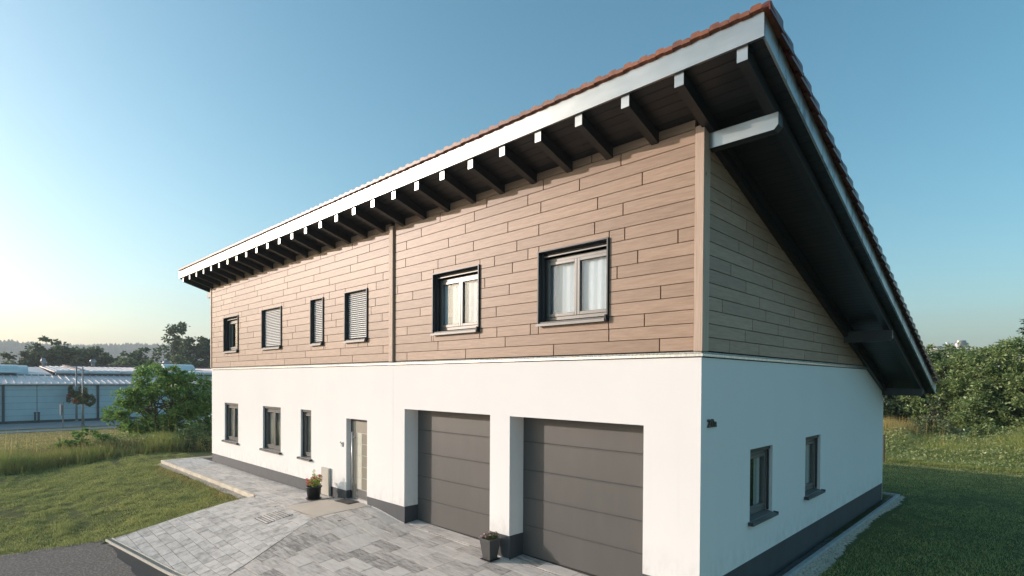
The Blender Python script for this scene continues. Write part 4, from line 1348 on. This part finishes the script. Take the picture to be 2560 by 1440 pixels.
# left lawn
LAWN = [(-11.02, -4.05), (-11.08, -1.40), (-19.4, -1.38), (-19.6, .2), (-24.2, .2), (-24.0, -9), (-11.36, -9)]
n = 330000
x = rng.uniform(-24.2, -10.9, n); y = rng.uniform(-9, .2, n)
k = poly_mask(x, y, LAWN); x, y = x[k], y[k]
cl = vnoise(x * 2.2 + y * .6, y * 4.2, 1) * .6 + vnoise(x * 6, y * 8, 2) * .4
h = .016 + .13 * cl ** 2.2
blades('lawn_grass', np.stack([x, y], -1), h, np.full(len(x), .011), MT['lawn_blade'], 1, 1.1)
# lawn fringe lapping over the kerb and the asphalt
n = 9000
t = rng.uniform(0, 1, n)
x = np.where(t < .45, rng.uniform(-11.25, -11.0, n), rng.uniform(-12.6, -10.9, n))
y = np.where(t < .45, rng.uniform(-4.1, -1.3, n), rng.uniform(-9, -4.1, n))
k = (t < .45) | ((x < -11.0 - .0625 * (-4.1 - y)) & (x > -11.45 - .0625 * (-4.1 - y)))
x, y = x[k], y[k]
blades('edge_grass', np.stack([x, y], -1), rng.uniform(.04, .11, len(x)), np.full(len(x), .010), MT['lawn_blade'], 2, .9)
n = 4000
x = rng.uniform(-19, -11.2, n); y = -1.45 - rng.exponential(.12, n)
blades('dry_edge_grass', np.stack([x, y], -1), rng.uniform(.03, .10, n), np.full(n, .010), MT['meadow_blade'], 21, 1.0)
# right lawn, behind the gable
n = 260000
x = rng.uniform(-3.2, 7, n); y = -3 + 23 * rng.uniform(0, 1, n) ** 1.25
k = (x > .5) | ((y > 11.45) & (x > -3.2)); k &= ~((x < .5) & (y < 11.5))
x, y = x[k], y[k]
cl = vnoise(x * 2.6, y * 2.6, 5) * .6 + vnoise(x * 7, y * 7, 6) * .4
blades('back_lawn_grass', np.stack([x, y], -1), .02 + .055 * cl ** 1.3, np.full(len(x), .012), MT['lawn_blade'], 3, 1.1)
# meadow at the left
n = 170000
x = -23.3 - 26.5 * rng.uniform(0, 1, n) ** 2.0; y = rng.uniform(-8, 13, n)
edge = np.exp(-np.abs(x + 24.5) / 2.2)
cl = vnoise(x * .9, y * .9, 11)
h = (.10 + .40 * edge * (.35 + cl)) * rng.uniform(.5, 1.2, n)
blades('meadow_grass', np.stack([x, y], -1), h, .010 + .004 * np.abs(x + 22) / 6, MT['meadow_blade'], 4, .6)
n = 60000
x = rng.normal(-24.6, .6, n); y = rng.uniform(-9, 3, n)
h = (.22 + .75 * vnoise(x * .8, y * .8, 13)) * rng.uniform(.6, 1.1, n)
blades('tall_verge_grass', np.stack([x, y], -1), h, np.full(n, .017), MT['weed_blade'], 5, .55)
n = 16000
x = rng.normal(-25.0, .7, n); y = rng.uniform(-9, 3, n)
k = vnoise(x * .6, y * .6, 31) > .45; x, y = x[k], y[k]
blades('dry_tall_grass', np.stack([x, y], -1), rng.uniform(.35, .85, len(x)), np.full(len(x), .016), MT['meadow_blade'], 61, .7)
n = 12000
x = rng.normal(-25.0, .8, n); y = rng.uniform(-9, 3, n); z = ground_z(x, y) + rng.uniform(.05, .75, n)
k = vnoise(x * .7 + 9, y * .7, 33) > .5
tag(np_mesh('verge_leaves', leaf_quads(np.stack([x, y, z], -1)[k], .09, .5, 72), 4, MT['leaf_hedge']), kind='stuff')
n = 160
x = rng.uniform(-29, -24, n); y = rng.uniform(-7, 2.0, n)
blades('grass_stalks', np.stack([x, y], -1), rng.uniform(.8, 1.5, n), np.full(n, .03), MT['gold_blade'], 6, .35)
# weeds behind the back lawn
n = 110000
x = rng.uniform(-6, 8, n); y = 19.1 + 7 * rng.uniform(0, 1, n) ** 1.2
k = y > 19.0 + .6 * vnoise(x * .8, x * 0, 4)
x, y = x[k], y[k]
h = (.14 + .62 * sstep(19.2, 23.5, y) * (.45 + .75 * vnoise(x * .7, y * .7, 17)) + .5 * sstep(1, 3.5, x) * sstep(20, 23, y)) * rng.uniform(.5, 1.15, len(x))
blades('tall_weeds', np.stack([x, y], -1), h, np.full(len(x), .024), MT['weed_blade'], 7, .9)
n = 45000
x = rng.uniform(-6, 8, n); y = 19.4 + 6.6 * rng.uniform(0, 1, n)
hh = (.12 + .75 * sstep(19.2, 23.5, y) * (.3 + .9 * vnoise(x * 1.1, y * 1.1, 23)) + .35 * sstep(1, 3.5, x) * sstep(20, 23, y))
z = ground_z(x, y) + hh * rng.uniform(0, 1, n) ** .6
tag(np_mesh('weed_leaves', leaf_quads(np.stack([x, y, z], -1), .10, .45, 71), 4, MT['leaf_weed']), kind='stuff')
n = 5000
x = rng.normal(-2.9, .7, n); y = rng.uniform(23.2, 26.5, n)
blades('golden_grass', np.stack([x, y], -1), rng.uniform(.7, 1.35, n), np.full(n, .022), MT['gold_blade'], 8, .3)
n = 55
x = rng.uniform(-3, 5, n); y = rng.uniform(21, 25.5, n)
blades('seed_stalks', np.stack([x, y], -1), rng.uniform(.9, 1.6, n), np.full(n, .02), MT['gold_blade'], 9, .2)

# ------------------------------------------------------------------ shrubs and trees, left
make_tree('walnut_tree', (-27.2, .75, gz(-27.2, .75)), [(0, 0, 1.9, 1.9, 2.0, 1.5), (-.3, -.9, 1.5, 1.5, 1.3, 1.2), (.4, .8, 2.5, 1.3, 1.2, 1.2), (0, 1.3, 1.6, 1.3, 1.1, 1.2), (.2, -.3, 3.2, 1.2, 1.2, .9), (.6, .4, .9, 1.5, 1.7, .7)],
          210, 15000, .38, .20, MT['leaf_fresh'], 'bright green bushy young tree in the meadow left of the house', 'tree', seed=3, trunk_r=.07, stems=4, aspect=.42, limbs=60, shell=.45)
make_tree('wild_shrub', (-25.4, -2.55, gz(-25.4, -2.55)), [(0, 0, .65, .6, .8, .5), (.2, .7, .5, .45, .6, .4), (0, -.6, .45, .4, .5, .35)], 44, 3200, .20, .11, MT['leaf_fresh'], 'low green shrub among dry grass left of the bushy young tree', 'shrub', seed=4, trunk_r=.03, stems=3, limbs=9)
make_tree('wild_shrub', (-24.4, .6, gz(-24.4, .6)), [(0, 0, .5, .6, .8, .4), (0, .8, .6, .6, .6, .5)], 34, 2200, .2, .10, MT['leaf_hedge'], 'low dark shrub at the foot of the bushy young tree', 'shrub', seed=5, trunk_r=.03, stems=3, limbs=9)
for i, (px, py, hh, lab) in enumerate(((-22.6, 1.15, 1.25, 'tallest thin twiggy hedge plant before the white car'), (-22.5, 1.62, 1.0, 'thin twiggy hedge plant nearest the house wall'), (-22.7, .65, .8, 'short thin hedge plant nearest the bushy young tree'))):
    make_tree('hedge_plant', (px, py, gz(px, py)), [(0, 0, hh * .5, .2, .22, hh * .5)], 26, 420, .1, .07, MT['leaf_dark'], lab, 'shrub', 'young hedge plants beside the house', seed=30 + i, trunk_r=.012, stems=3, limbs=18, aspect=.6)

# white car behind the hedge plants
car = empty('parked_car', (-29.4, 4.2, gz(-29.4, 4.2) + .02), 'white car parked behind the hedge plants at the house corner', 'car')
side = [(-2.1, .32), (2.1, .32), (2.15, .75), (2.05, .95), (1.55, 1.02), (.75, 1.42), (-.6, 1.46), (-1.15, 1.02), (-1.95, .88), (-2.15, .68)]
m = MB()
secs = []
for xx, s in ((-.85, .94), (-.80, 1.0), (.80, 1.0), (.85, .94)):
    secs.append([(xx * (1 if z < 1.0 else .82), y * s, .3 + (z - .3) * (1 if s == 1 else .97)) for y, z in side])
n = len(side); V = sum(secs, [])
F = [(r * n + (i + 1) % n, r * n + i, (r + 1) * n + i, (r + 1) * n + (i + 1) % n) for r in range(3) for i in range(n)] + [tuple(range(n - 1, -1, -1)), tuple(range(3 * n, 4 * n))]
m.idx(V, F); m.build('body', MT['car_white'], car, False)
m = MB(); m.prism([(-.6, -1.13, 1.06), (.6, -1.13, 1.06), (.58, -.64, 1.42), (-.58, -.64, 1.42)], (0, .012, -.012)); m.build('windscreen', MT['car_glass'], car)
m = MB()
for sx in (-1, 1): m.prism([(sx * .80, -.9, 1.05), (sx * .80, 1.2, 1.05), (sx * .735, .65, 1.36), (sx * .735, -.5, 1.38)], (-sx * .012, 0, 0))
m.build('side_window', MT['car_glass'], car)
for sx in (-1, 1):
    for sy in (-1.35, 1.35):
        m = MB(); m.tube([(sx * .68, sy, .32), (sx * .87, sy, .32)], .32, 20); wv = m.build('wheel', MT['tyre'], car)
        m = MB(); m.tube([(sx * .66, sy, .32), (sx * .88, sy, .32)], .2, 14); m.build('rim', MT['vent_metal'], wv)
    m = MB(); m.cbox(sx * .68 - .14, sx * .68 + .14, -2.16, -2.05, .62, .76, .02); m.build('headlight', MT['car_glass'], car)

# ------------------------------------------------------------------ warehouse
wh = empty('warehouse', (0, 0, 0), 'long low warehouse with pale blue wall panels and light metal roofs across the street', 'warehouse')
WX, WB, WE = -61.0, -.98, 2.44
YA, YB = -26, 40
m = MB(); m.box(WX - 26, WX - .05, YA + .05, YB - .05, WB, WE - .02); m.build('wall', MT['blue_dark'], wh)
cols = [YA, -15.3, -2.95, -.75, 3.55, 12.0, 22.0, 31, YB]
rowsz = [WB + .22, -.32, .24, .80, 1.36, 1.92, WE - .12]
for a, b in zip(cols[:-1], cols[1:]):
    for c, d in zip(rowsz[:-1], rowsz[1:]):
        m = MB(); m.box(WX - .04, WX, a + .02, b - .02, c + .008, d - .008); m.build('wall_panel', MT['blue_wall'], wh)
m = MB(); m.box(WX - .04, WX + .01, YA, YB, WB - .1, WB + .21); m.build('base_strip', MT['blue_dark'], wh)
for yy in (-15.3, -2.95, 3.58, 12.0, 22):
    m = MB(); m.box(WX + .005, WX + .12, yy - .09, yy + .09, WB, WE); m.build('downpipe', MT['blue_dark'], wh)
m = MB(); m.box(WX - .1, WX + .25, YA, YB, WE - .1, WE + .02); m.build('gutter', MT['blue_dark'], wh)
# lower roof
def rslope(x0, z0, x1, z1, ya, yb, mat, name, th=.1):
    m = MB(); m.prism([(x0, ya, z0), (x0, yb, z0), (x1, yb, z1), (x1, ya, z1)], (0, 0, th)); return m.build(name, mat, wh)
rslope(WX + .3, WE + .04, -66, 3.22, YA, YB, MT['roof_sheet_pale'], 'lower_roof')
rib = MB(); rib.prism([(0, -.035, .035), (0, .035, .035), (-5.3, .035, .815), (-5.3, -.035, .815)], (0, 0, .08)); ribo = rib.build('roof_rib', MT['roof_sheet_pale'], wh); ribo.location = (WX + .3, YA + .3, WE + .04)
for i in range(1, 135):
    yy = YA + .3 + i * .49
    if yy > YB: break
    obj_of(ribo, 'roof_rib', wh, (WX + .3, yy, WE + .04))
m = MB(); m.box(-66.4, -66.0, 1.1, YB, 3.12, 3.62); m.build('step_fascia', MT['roof_maroon'], wh)
m = MB(); m.box(-66.1, -65.95, YA, 1.1, 3.12, 3.30); m.build('ridge_trim', MT['blue_dark'], wh)
for a in np.arange(1.1, YB, 2.6):
    m = MB(); m.tube([(-65.95, a, 3.58), (-65.95, min(a + 2.56, YB), 3.58)], .17, 10); m.build('roof_pipe', MT['white_sheet'], wh, True)
rslope(-66.2, 3.62, -78, 4.32, 1.0, YB, MT['roof_sheet_pale'], 'upper_roof')
rslope(-66.2, 3.24, -78, 4.18, YA, .99, MT['roof_sheet_pale'], 'rear_roof')
rib = MB(); rib.prism([(0, -.035, .035), (0, .035, .035), (-11.6, .035, .735), (-11.6, -.035, .735)], (0, 0, .08)); ribu = rib.build('roof_rib', MT['roof_sheet_pale'], wh); ribu.location = (-66.3, 1.4, 3.62)
for i in range(1, 80):
    yy = 1.4 + i * .49
    if yy > YB: break
    obj_of(ribu, 'roof_rib', wh, (-66.3, yy, 3.62))
m = MB(); m.box(-78.4, -77.9, 3.2, YB, 4.12, 4.52); m.build('ridge_cap', MT['roof_maroon'], wh)
for yy in (3.2, 11.6, 21.0):
    m = MB(); m.prism([(-66.3, yy - .2, 3.80), (-66.3, yy + .2, 3.80), (-78, yy + .2, 4.5), (-78, yy - .2, 4.5)], (0, 0, .2)); m.build('fire_wall_cap', MT['roof_maroon'], wh)
# skylight domes and vents on the rear roof
for i, (xx, yy, r, lab) in enumerate(((-70, -2.3, 1.25, 'left'), (-67, -3.2, 1.1, 'front'), (-73, 13.2, 1.3, 'right'))):
    m = MB(); V = []
    nn = 10
    for k in range(nn + 1):
        an = math.pi * k / nn
        for dy in (-1.6, 1.6): V.append((xx + r * math.cos(an) * 1.2, yy + dy, (3.45 if i < 2 else 3.95) + .75 * math.sin(an)))
    m.idx(V, [(2 * k, 2 * k + 1, 2 * k + 3, 2 * k + 2) for k in range(nn)] + [tuple(range(0, 2 * nn + 2, 2)), tuple(range(2 * nn + 1, 0, -2))])
    m.build('skylight_dome', MT['white_sheet'], wh, False)
for yy, hh, rr in ((1.2, 1.2, .22), (5.6, .75, .3), (13.0, .8, .4)):
    zz = 4.05 if yy < 3 else 4.5
    o = empty('roof_vent', (-76.5, yy, zz - .1), {1.2: 'tall thin chimney vent at the left of the warehouse roof', 5.6: 'small mushroom vent on the warehouse ridge left of the poles', 13.0: 'shiny domed vent on the warehouse ridge behind the bushy tree'}[yy], 'roof vent', 'vents on the warehouse roof')
    m = MB(); m.lathe([(rr * .6, 0), (rr * .6, hh * .5), (rr, hh * .55), (rr * 1.1, hh * .75), (rr * .7, hh), (0, hh * 1.02)], n=14); m.build('cowl', MT['vent_metal'], o, True)

# poles with hanging flower baskets
for i, (px, py, ztop) in enumerate(((-61.1 + 1.2, 1.85, 4.0), (-53.8, 1.45, 3.88))):
    b = gz(px, py)
    lab = ('tapered grey street pole at the warehouse wall, left of the pair', 'tapered grey street pole beside the road, right of the pair')[i]
    p_o = empty('street_pole', (px, py, b), lab, 'pole', 'street poles with flower baskets')
    m = MB(); m.tube([(0, 0, 0), (0, 0, 1.6), (0, 0, ztop - b)], [.10, .075, .05], 12); m.build('shaft', MT['pole_metal'], p_o, True)
    m = MB(); m.lathe([(.16, 0), (.16, .1), (.11, .16)], n=14); m.build('foot', MT['pole_metal'], p_o)
    fb = empty('flower_basket', (px, py, b), ('dark hanging flower basket on the left street pole', 'dark hanging flower basket with rust red blooms on the right street pole')[i], 'flower basket', 'hanging flower baskets')
    zc = (1.75 if i == 0 else 1.45) - b
    lob = [(0, -.40, zc + .15, .22, .22, .5), (0, .35, zc + .2, .22, .25, .45), (0, 0, zc - .25, .4, .55, .35), (0, -.55, zc - .6, .15, .2, .45), (0, .5, zc - .2, .25, .3, .25)] if i == 0 else [(0, .15, zc + .3, .25, .22, .55), (0, -.35, zc - .3, .3, .4, .35), (0, .45, zc - .3, .35, .42, .55), (0, .05, zc - .1, .3, .4, .4)]
    q, _ = cluster_points(lob, 1500, 40 + i, .4); np_mesh('foliage', leaf_quads(q, .15, .6, 40 + i), 4, MT['leaf_basket'], fb)
    q, _ = cluster_points([(.25, -.5, zc - .35, .15, .2, .2)], 90, 50 + i, .4); np_mesh('blossoms', leaf_quads(q, .12, .9, 50 + i), 4, MT['petal_rust'], fb)
    m = MB(); m.lathe([(.1, zc - .6), (.32, zc - .35), (.36, zc - .1), (.05, zc - .1)], n=14); m.build('basket', MT['leaf_basket'], fb)
sg = empty('road_sign', (-52.6, .03, gz(-52.6, 0)), 'road sign seen edge on, on a thin post beside the walkway', 'sign')
m = MB(); m.tube([(0, 0, 0), (0, 0, 2.05)], .05, 8); m.build('post', MT['pole_metal'], sg)
m = MB(); m.cbox(-.35, .35, -.17, -.13, 1.05, 1.9, .01); m.build('sign_plate', MT['blue_dark'], sg)
for i, (yy, lab) in enumerate(((-.95, 'left small dark bollard at the blue warehouse wall'), (-.7, 'right small dark bollard at the blue warehouse wall'))):
    o = empty('bollard', (-60.3, yy, gz(-60.3, yy)), lab, 'bollard', 'bollards by the warehouse wall')
    m = MB(); m.tube([(0, 0, 0), (0, 0, .95)], .07, 10); m.build('post', MT['blue_dark'], o)
    m = MB(); m.lathe([(.09, .9), (.09, .96), (0, .99)], n=10); m.build('cap', MT['black'], o)

# far trees behind the warehouse
FT = [(-128, -22, 9.4, 5.5), (-125, -9, 8.0, 5.5), (-122, -3.5, 9.0, 4.6), (-126, 3.0, 8.6, 5), (-124, 8.2, 10.2, 5.2), (-128, 13.5, 9.6, 4.8), (-122, 14.5, 8.2, 4.2), (-120, 19.0, 9.0, 4.6), (-121, 26, 14.0, 5.6), (-118, 30.5, 12.4, 5.0), (-120, 36.5, 11.2, 5.0), (-124, 43, 11, 6), (-104, 13.2, 6.4, 3.6), (-103, 18.2, 6.3, 3.8), (-106, 22.0, 7.0, 3.6)]
kinds = ['dark broad tree at the far left edge behind the warehouse', 'low dark tree second from the left behind the warehouse', 'dark tree behind the chimney vent', 'dark round tree right of the chimney vent', 'tall dark rounded tree behind the left street pole', 'dark tree right of the tall rounded one', 'lower dark tree behind the domed vent', 'narrow mid green tree left of the tall ragged one', 'tallest ragged tree rising above the hill line', 'tall tree just right of the tallest ragged one', 'tall tree next to the house corner', 'green tree half hidden by the house corner', 'pale olive bush before the dark trees, left one of three', 'pale olive bush before the dark trees, middle one of three', 'pale olive bush before the dark trees, right one of three']
for i, (xx, yy, hh, rr) in enumerate(FT):
    r = np.random.default_rng(100 + i)
    lob = []
    hz = hh + .9
    for k in range(13):
        an = r.uniform(0, 6.28); q = r.uniform(.1, .7) * rr
        zc = r.uniform(.16, .86) * hz
        s = rr * r.uniform(.32, .55) * (1.15 - .5 * zc / hz)
        lob.append((math.cos(an) * q * (1.2 - .7 * zc / hz), math.sin(an) * q * (1.2 - .7 * zc / hz), zc, s, s, s * .8))
    lob.append((0, 0, hz * .48, rr * .8, rr * .8, hz * .44))
    mx = max(l[2] + l[5] for l in lob); lob = [(a, b, c * hz / mx, d, e, f * hz / mx) for a, b, c, d, e, f in lob]
    pale = i >= 12
    make_tree('far_bush' if pale else 'far_tree', (xx, yy, -1.0), lob, 150, 5600, rr * .19, .60, MT['leaf_pale'] if pale else MT['leaf_far'], kinds[i], 'bush' if pale else 'tree', 'trees behind the warehouse', seed=100 + i, trunk_r=.25, limbs=10, shell=.5, aspect=.7)

# wooded hill
ysh = np.linspace(-700, 1450, 90)
def hill_top(y): return 56 + 10 * np.exp(-((y - 430) / 200.0) ** 2) - 9 * np.exp(-((y - 150) / 110.0) ** 2) * .6 + 3 * np.sin(y * .011) + 1.5 * np.sin(y * .031 + 1)
rows = []
for t in np.linspace(0, 1, 16):
    rows.append([(-780 - 330 * t, y, -2 + (hill_top(y) + 2) * (t ** .8)) for y in ysh])
rows.append([(-1300, y, -1.5) for y in ysh])
sheet('hill', rows, MT['forest'])
r = np.random.default_rng(77)
n = 12000
t = r.uniform(0.0, 1, n) ** .6; y = r.uniform(-250, 1100, n)
bx = -780 - 330 * t; bz = -2 + (hill_top(y) + 2) * t ** .8 - 1.5
hh = r.uniform(3.5, 7.0, n); rad = hh * r.uniform(.35, .6, n)
V = []
for k in range(5):
    a0, a1 = 2 * np.pi * k / 5, 2 * np.pi * (k + 1) / 5
    V.append(np.stack([np.stack([bx + rad * np.cos(a0), y + rad * np.sin(a0), bz], -1), np.stack([bx + rad * np.cos(a1), y + rad * np.sin(a1), bz], -1), np.stack([bx, y, bz + hh], -1)], 1))
tag(np_mesh('hill_forest', np.concatenate(V), 3, MT['forest']), kind='stuff')

# ------------------------------------------------------------------ right side: hedge, hall
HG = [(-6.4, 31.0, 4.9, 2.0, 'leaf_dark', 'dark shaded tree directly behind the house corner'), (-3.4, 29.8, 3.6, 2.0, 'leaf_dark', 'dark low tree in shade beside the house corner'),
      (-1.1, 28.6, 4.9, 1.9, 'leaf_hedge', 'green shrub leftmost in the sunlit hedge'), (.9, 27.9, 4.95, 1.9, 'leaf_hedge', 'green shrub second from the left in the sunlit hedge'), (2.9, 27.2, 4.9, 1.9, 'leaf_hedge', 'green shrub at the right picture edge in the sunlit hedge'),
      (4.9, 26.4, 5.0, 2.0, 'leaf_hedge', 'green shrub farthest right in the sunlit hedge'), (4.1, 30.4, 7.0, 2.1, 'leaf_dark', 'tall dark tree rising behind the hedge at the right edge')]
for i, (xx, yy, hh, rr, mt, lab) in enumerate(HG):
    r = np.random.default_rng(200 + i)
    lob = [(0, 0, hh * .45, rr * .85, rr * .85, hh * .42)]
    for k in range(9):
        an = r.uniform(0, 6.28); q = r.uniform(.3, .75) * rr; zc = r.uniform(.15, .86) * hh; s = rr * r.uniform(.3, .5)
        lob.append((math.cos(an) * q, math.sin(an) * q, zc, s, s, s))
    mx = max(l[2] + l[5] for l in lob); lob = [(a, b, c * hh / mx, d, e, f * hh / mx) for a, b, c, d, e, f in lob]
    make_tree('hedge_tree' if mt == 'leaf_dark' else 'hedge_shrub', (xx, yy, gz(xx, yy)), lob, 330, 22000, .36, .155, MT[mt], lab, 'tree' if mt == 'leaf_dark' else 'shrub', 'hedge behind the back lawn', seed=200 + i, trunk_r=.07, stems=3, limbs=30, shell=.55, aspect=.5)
for i, (xx, yy, sz, lab) in enumerate(((-.9, 25.2, 1.3, 'drooping pale bush at the foot of the hedge'), (1.2, 25.0, 1.0, 'dark rounded weed bush before the hedge'), (3.4, 24.4, 1.35, 'pale flowering weed bush at the right picture edge'))):
    make_tree('weed_bush', (xx, yy, gz(xx, yy)), [(0, 0, sz * .6, sz * .7, sz * .6, sz * .5), (-sz * .4, -.1, sz * .4, sz * .5, sz * .4, sz * .35)], 50, 2600, .2, .10, MT['leaf_pale'] if i != 1 else MT['leaf_hedge'], lab, 'bush', seed=230 + i, trunk_r=.025, stems=3, limbs=9)
fp = empty('fence_post', (-1.5, 18.7, gz(-1.5, 18.7)), 'short weathered wooden stake in the back lawn beside the house corner', 'post')
m = MB(); m.cbox(-.04, .04, -.04, .04, -.2, 1.05, .008); m.build('stake', MT['bark'], fp)
m = MB(); m.cbox(-.045, .045, -.045, .045, 1.051, 1.075, .006); m.build('cap', MT['bark'], fp)

hall = empty('industrial_hall', (0, 0, 0), 'long grey flat roofed hall behind the hedge at the right', 'hall')
m = MB(); m.box(-40, 40, 60, 90, -1, 5.75); m.build('wall', MT['hall_grey'], hall)
m = MB(); m.box(-40.2, 40.2, 59.8, 90.2, 5.76, 6.17); m.build('parapet', MT['hall_grey'], hall)
m = MB(); m.box(-40.3, 40.3, 59.7, 60.2, 6.171, 6.24); m.build('coping', MT['white_sheet'], hall)
for i, (xx, hh, rr, zz, lab) in enumerate(((-3.15, .86, .5, 6.2, 'large round fan vent on the flat hall roof'), (-4.9, .5, .42, 6.1, 'small round fan vent on the flat hall roof nearest the house'))):
    o = empty('fan_vent', (xx, 60.9, zz - .05), lab, 'roof vent', 'fan vents on the hall roof')
    m = MB(); m.lathe([(rr, 0), (rr, hh * .25), (rr * 1.22, hh * .3), (rr * 1.22, hh * .7), (rr * .85, hh * .78), (rr * .8, hh), (0, hh * 1.02)], n=20); m.build('housing', MT['vent_metal'], o)
    m = MB(); m.lathe([(rr * 1.1, -.12), (rr * 1.1, .02)], n=20); m.build('base', MT['vent_metal'], o)
o = empty('roof_pipe', (-4.15, 60.6, 6.1), 'thin pale exhaust pipe between the two fan vents', 'pipe'); m = MB(); m.tube([(0, 0, -.1), (0, 0, .75)], .12, 12); m.build('shaft', MT['white_sheet'], o); m = MB(); m.lathe([(.13, .7), (.15, .74), (.15, .78), (.0, .79)], n=12); m.build('cap', MT['white_sheet'], o)

# ------------------------------------------------------------------ haze
hz = bpy.data.materials.new('haze_air'); hz.use_nodes = True
hn_, hl_ = hz.node_tree.nodes, hz.node_tree.links
hn_.remove(hn_['Principled BSDF'])
pv = hn_.new('ShaderNodeVolumePrincipled')
pv.inputs['Color'].default_value = (.86, .92, .95, 1)
pv.inputs['Density'].default_value = HAZE
pv.inputs['Anisotropy'].default_value = .2
hl_.new(pv.outputs[0], hn_['Material Output'].inputs['Volume'])
m = MB(); m.box(-1600, 1600, -1600, 1600, -6, 100)
hzo = m.build('haze', hz); hzo['kind'] = 'stuff'
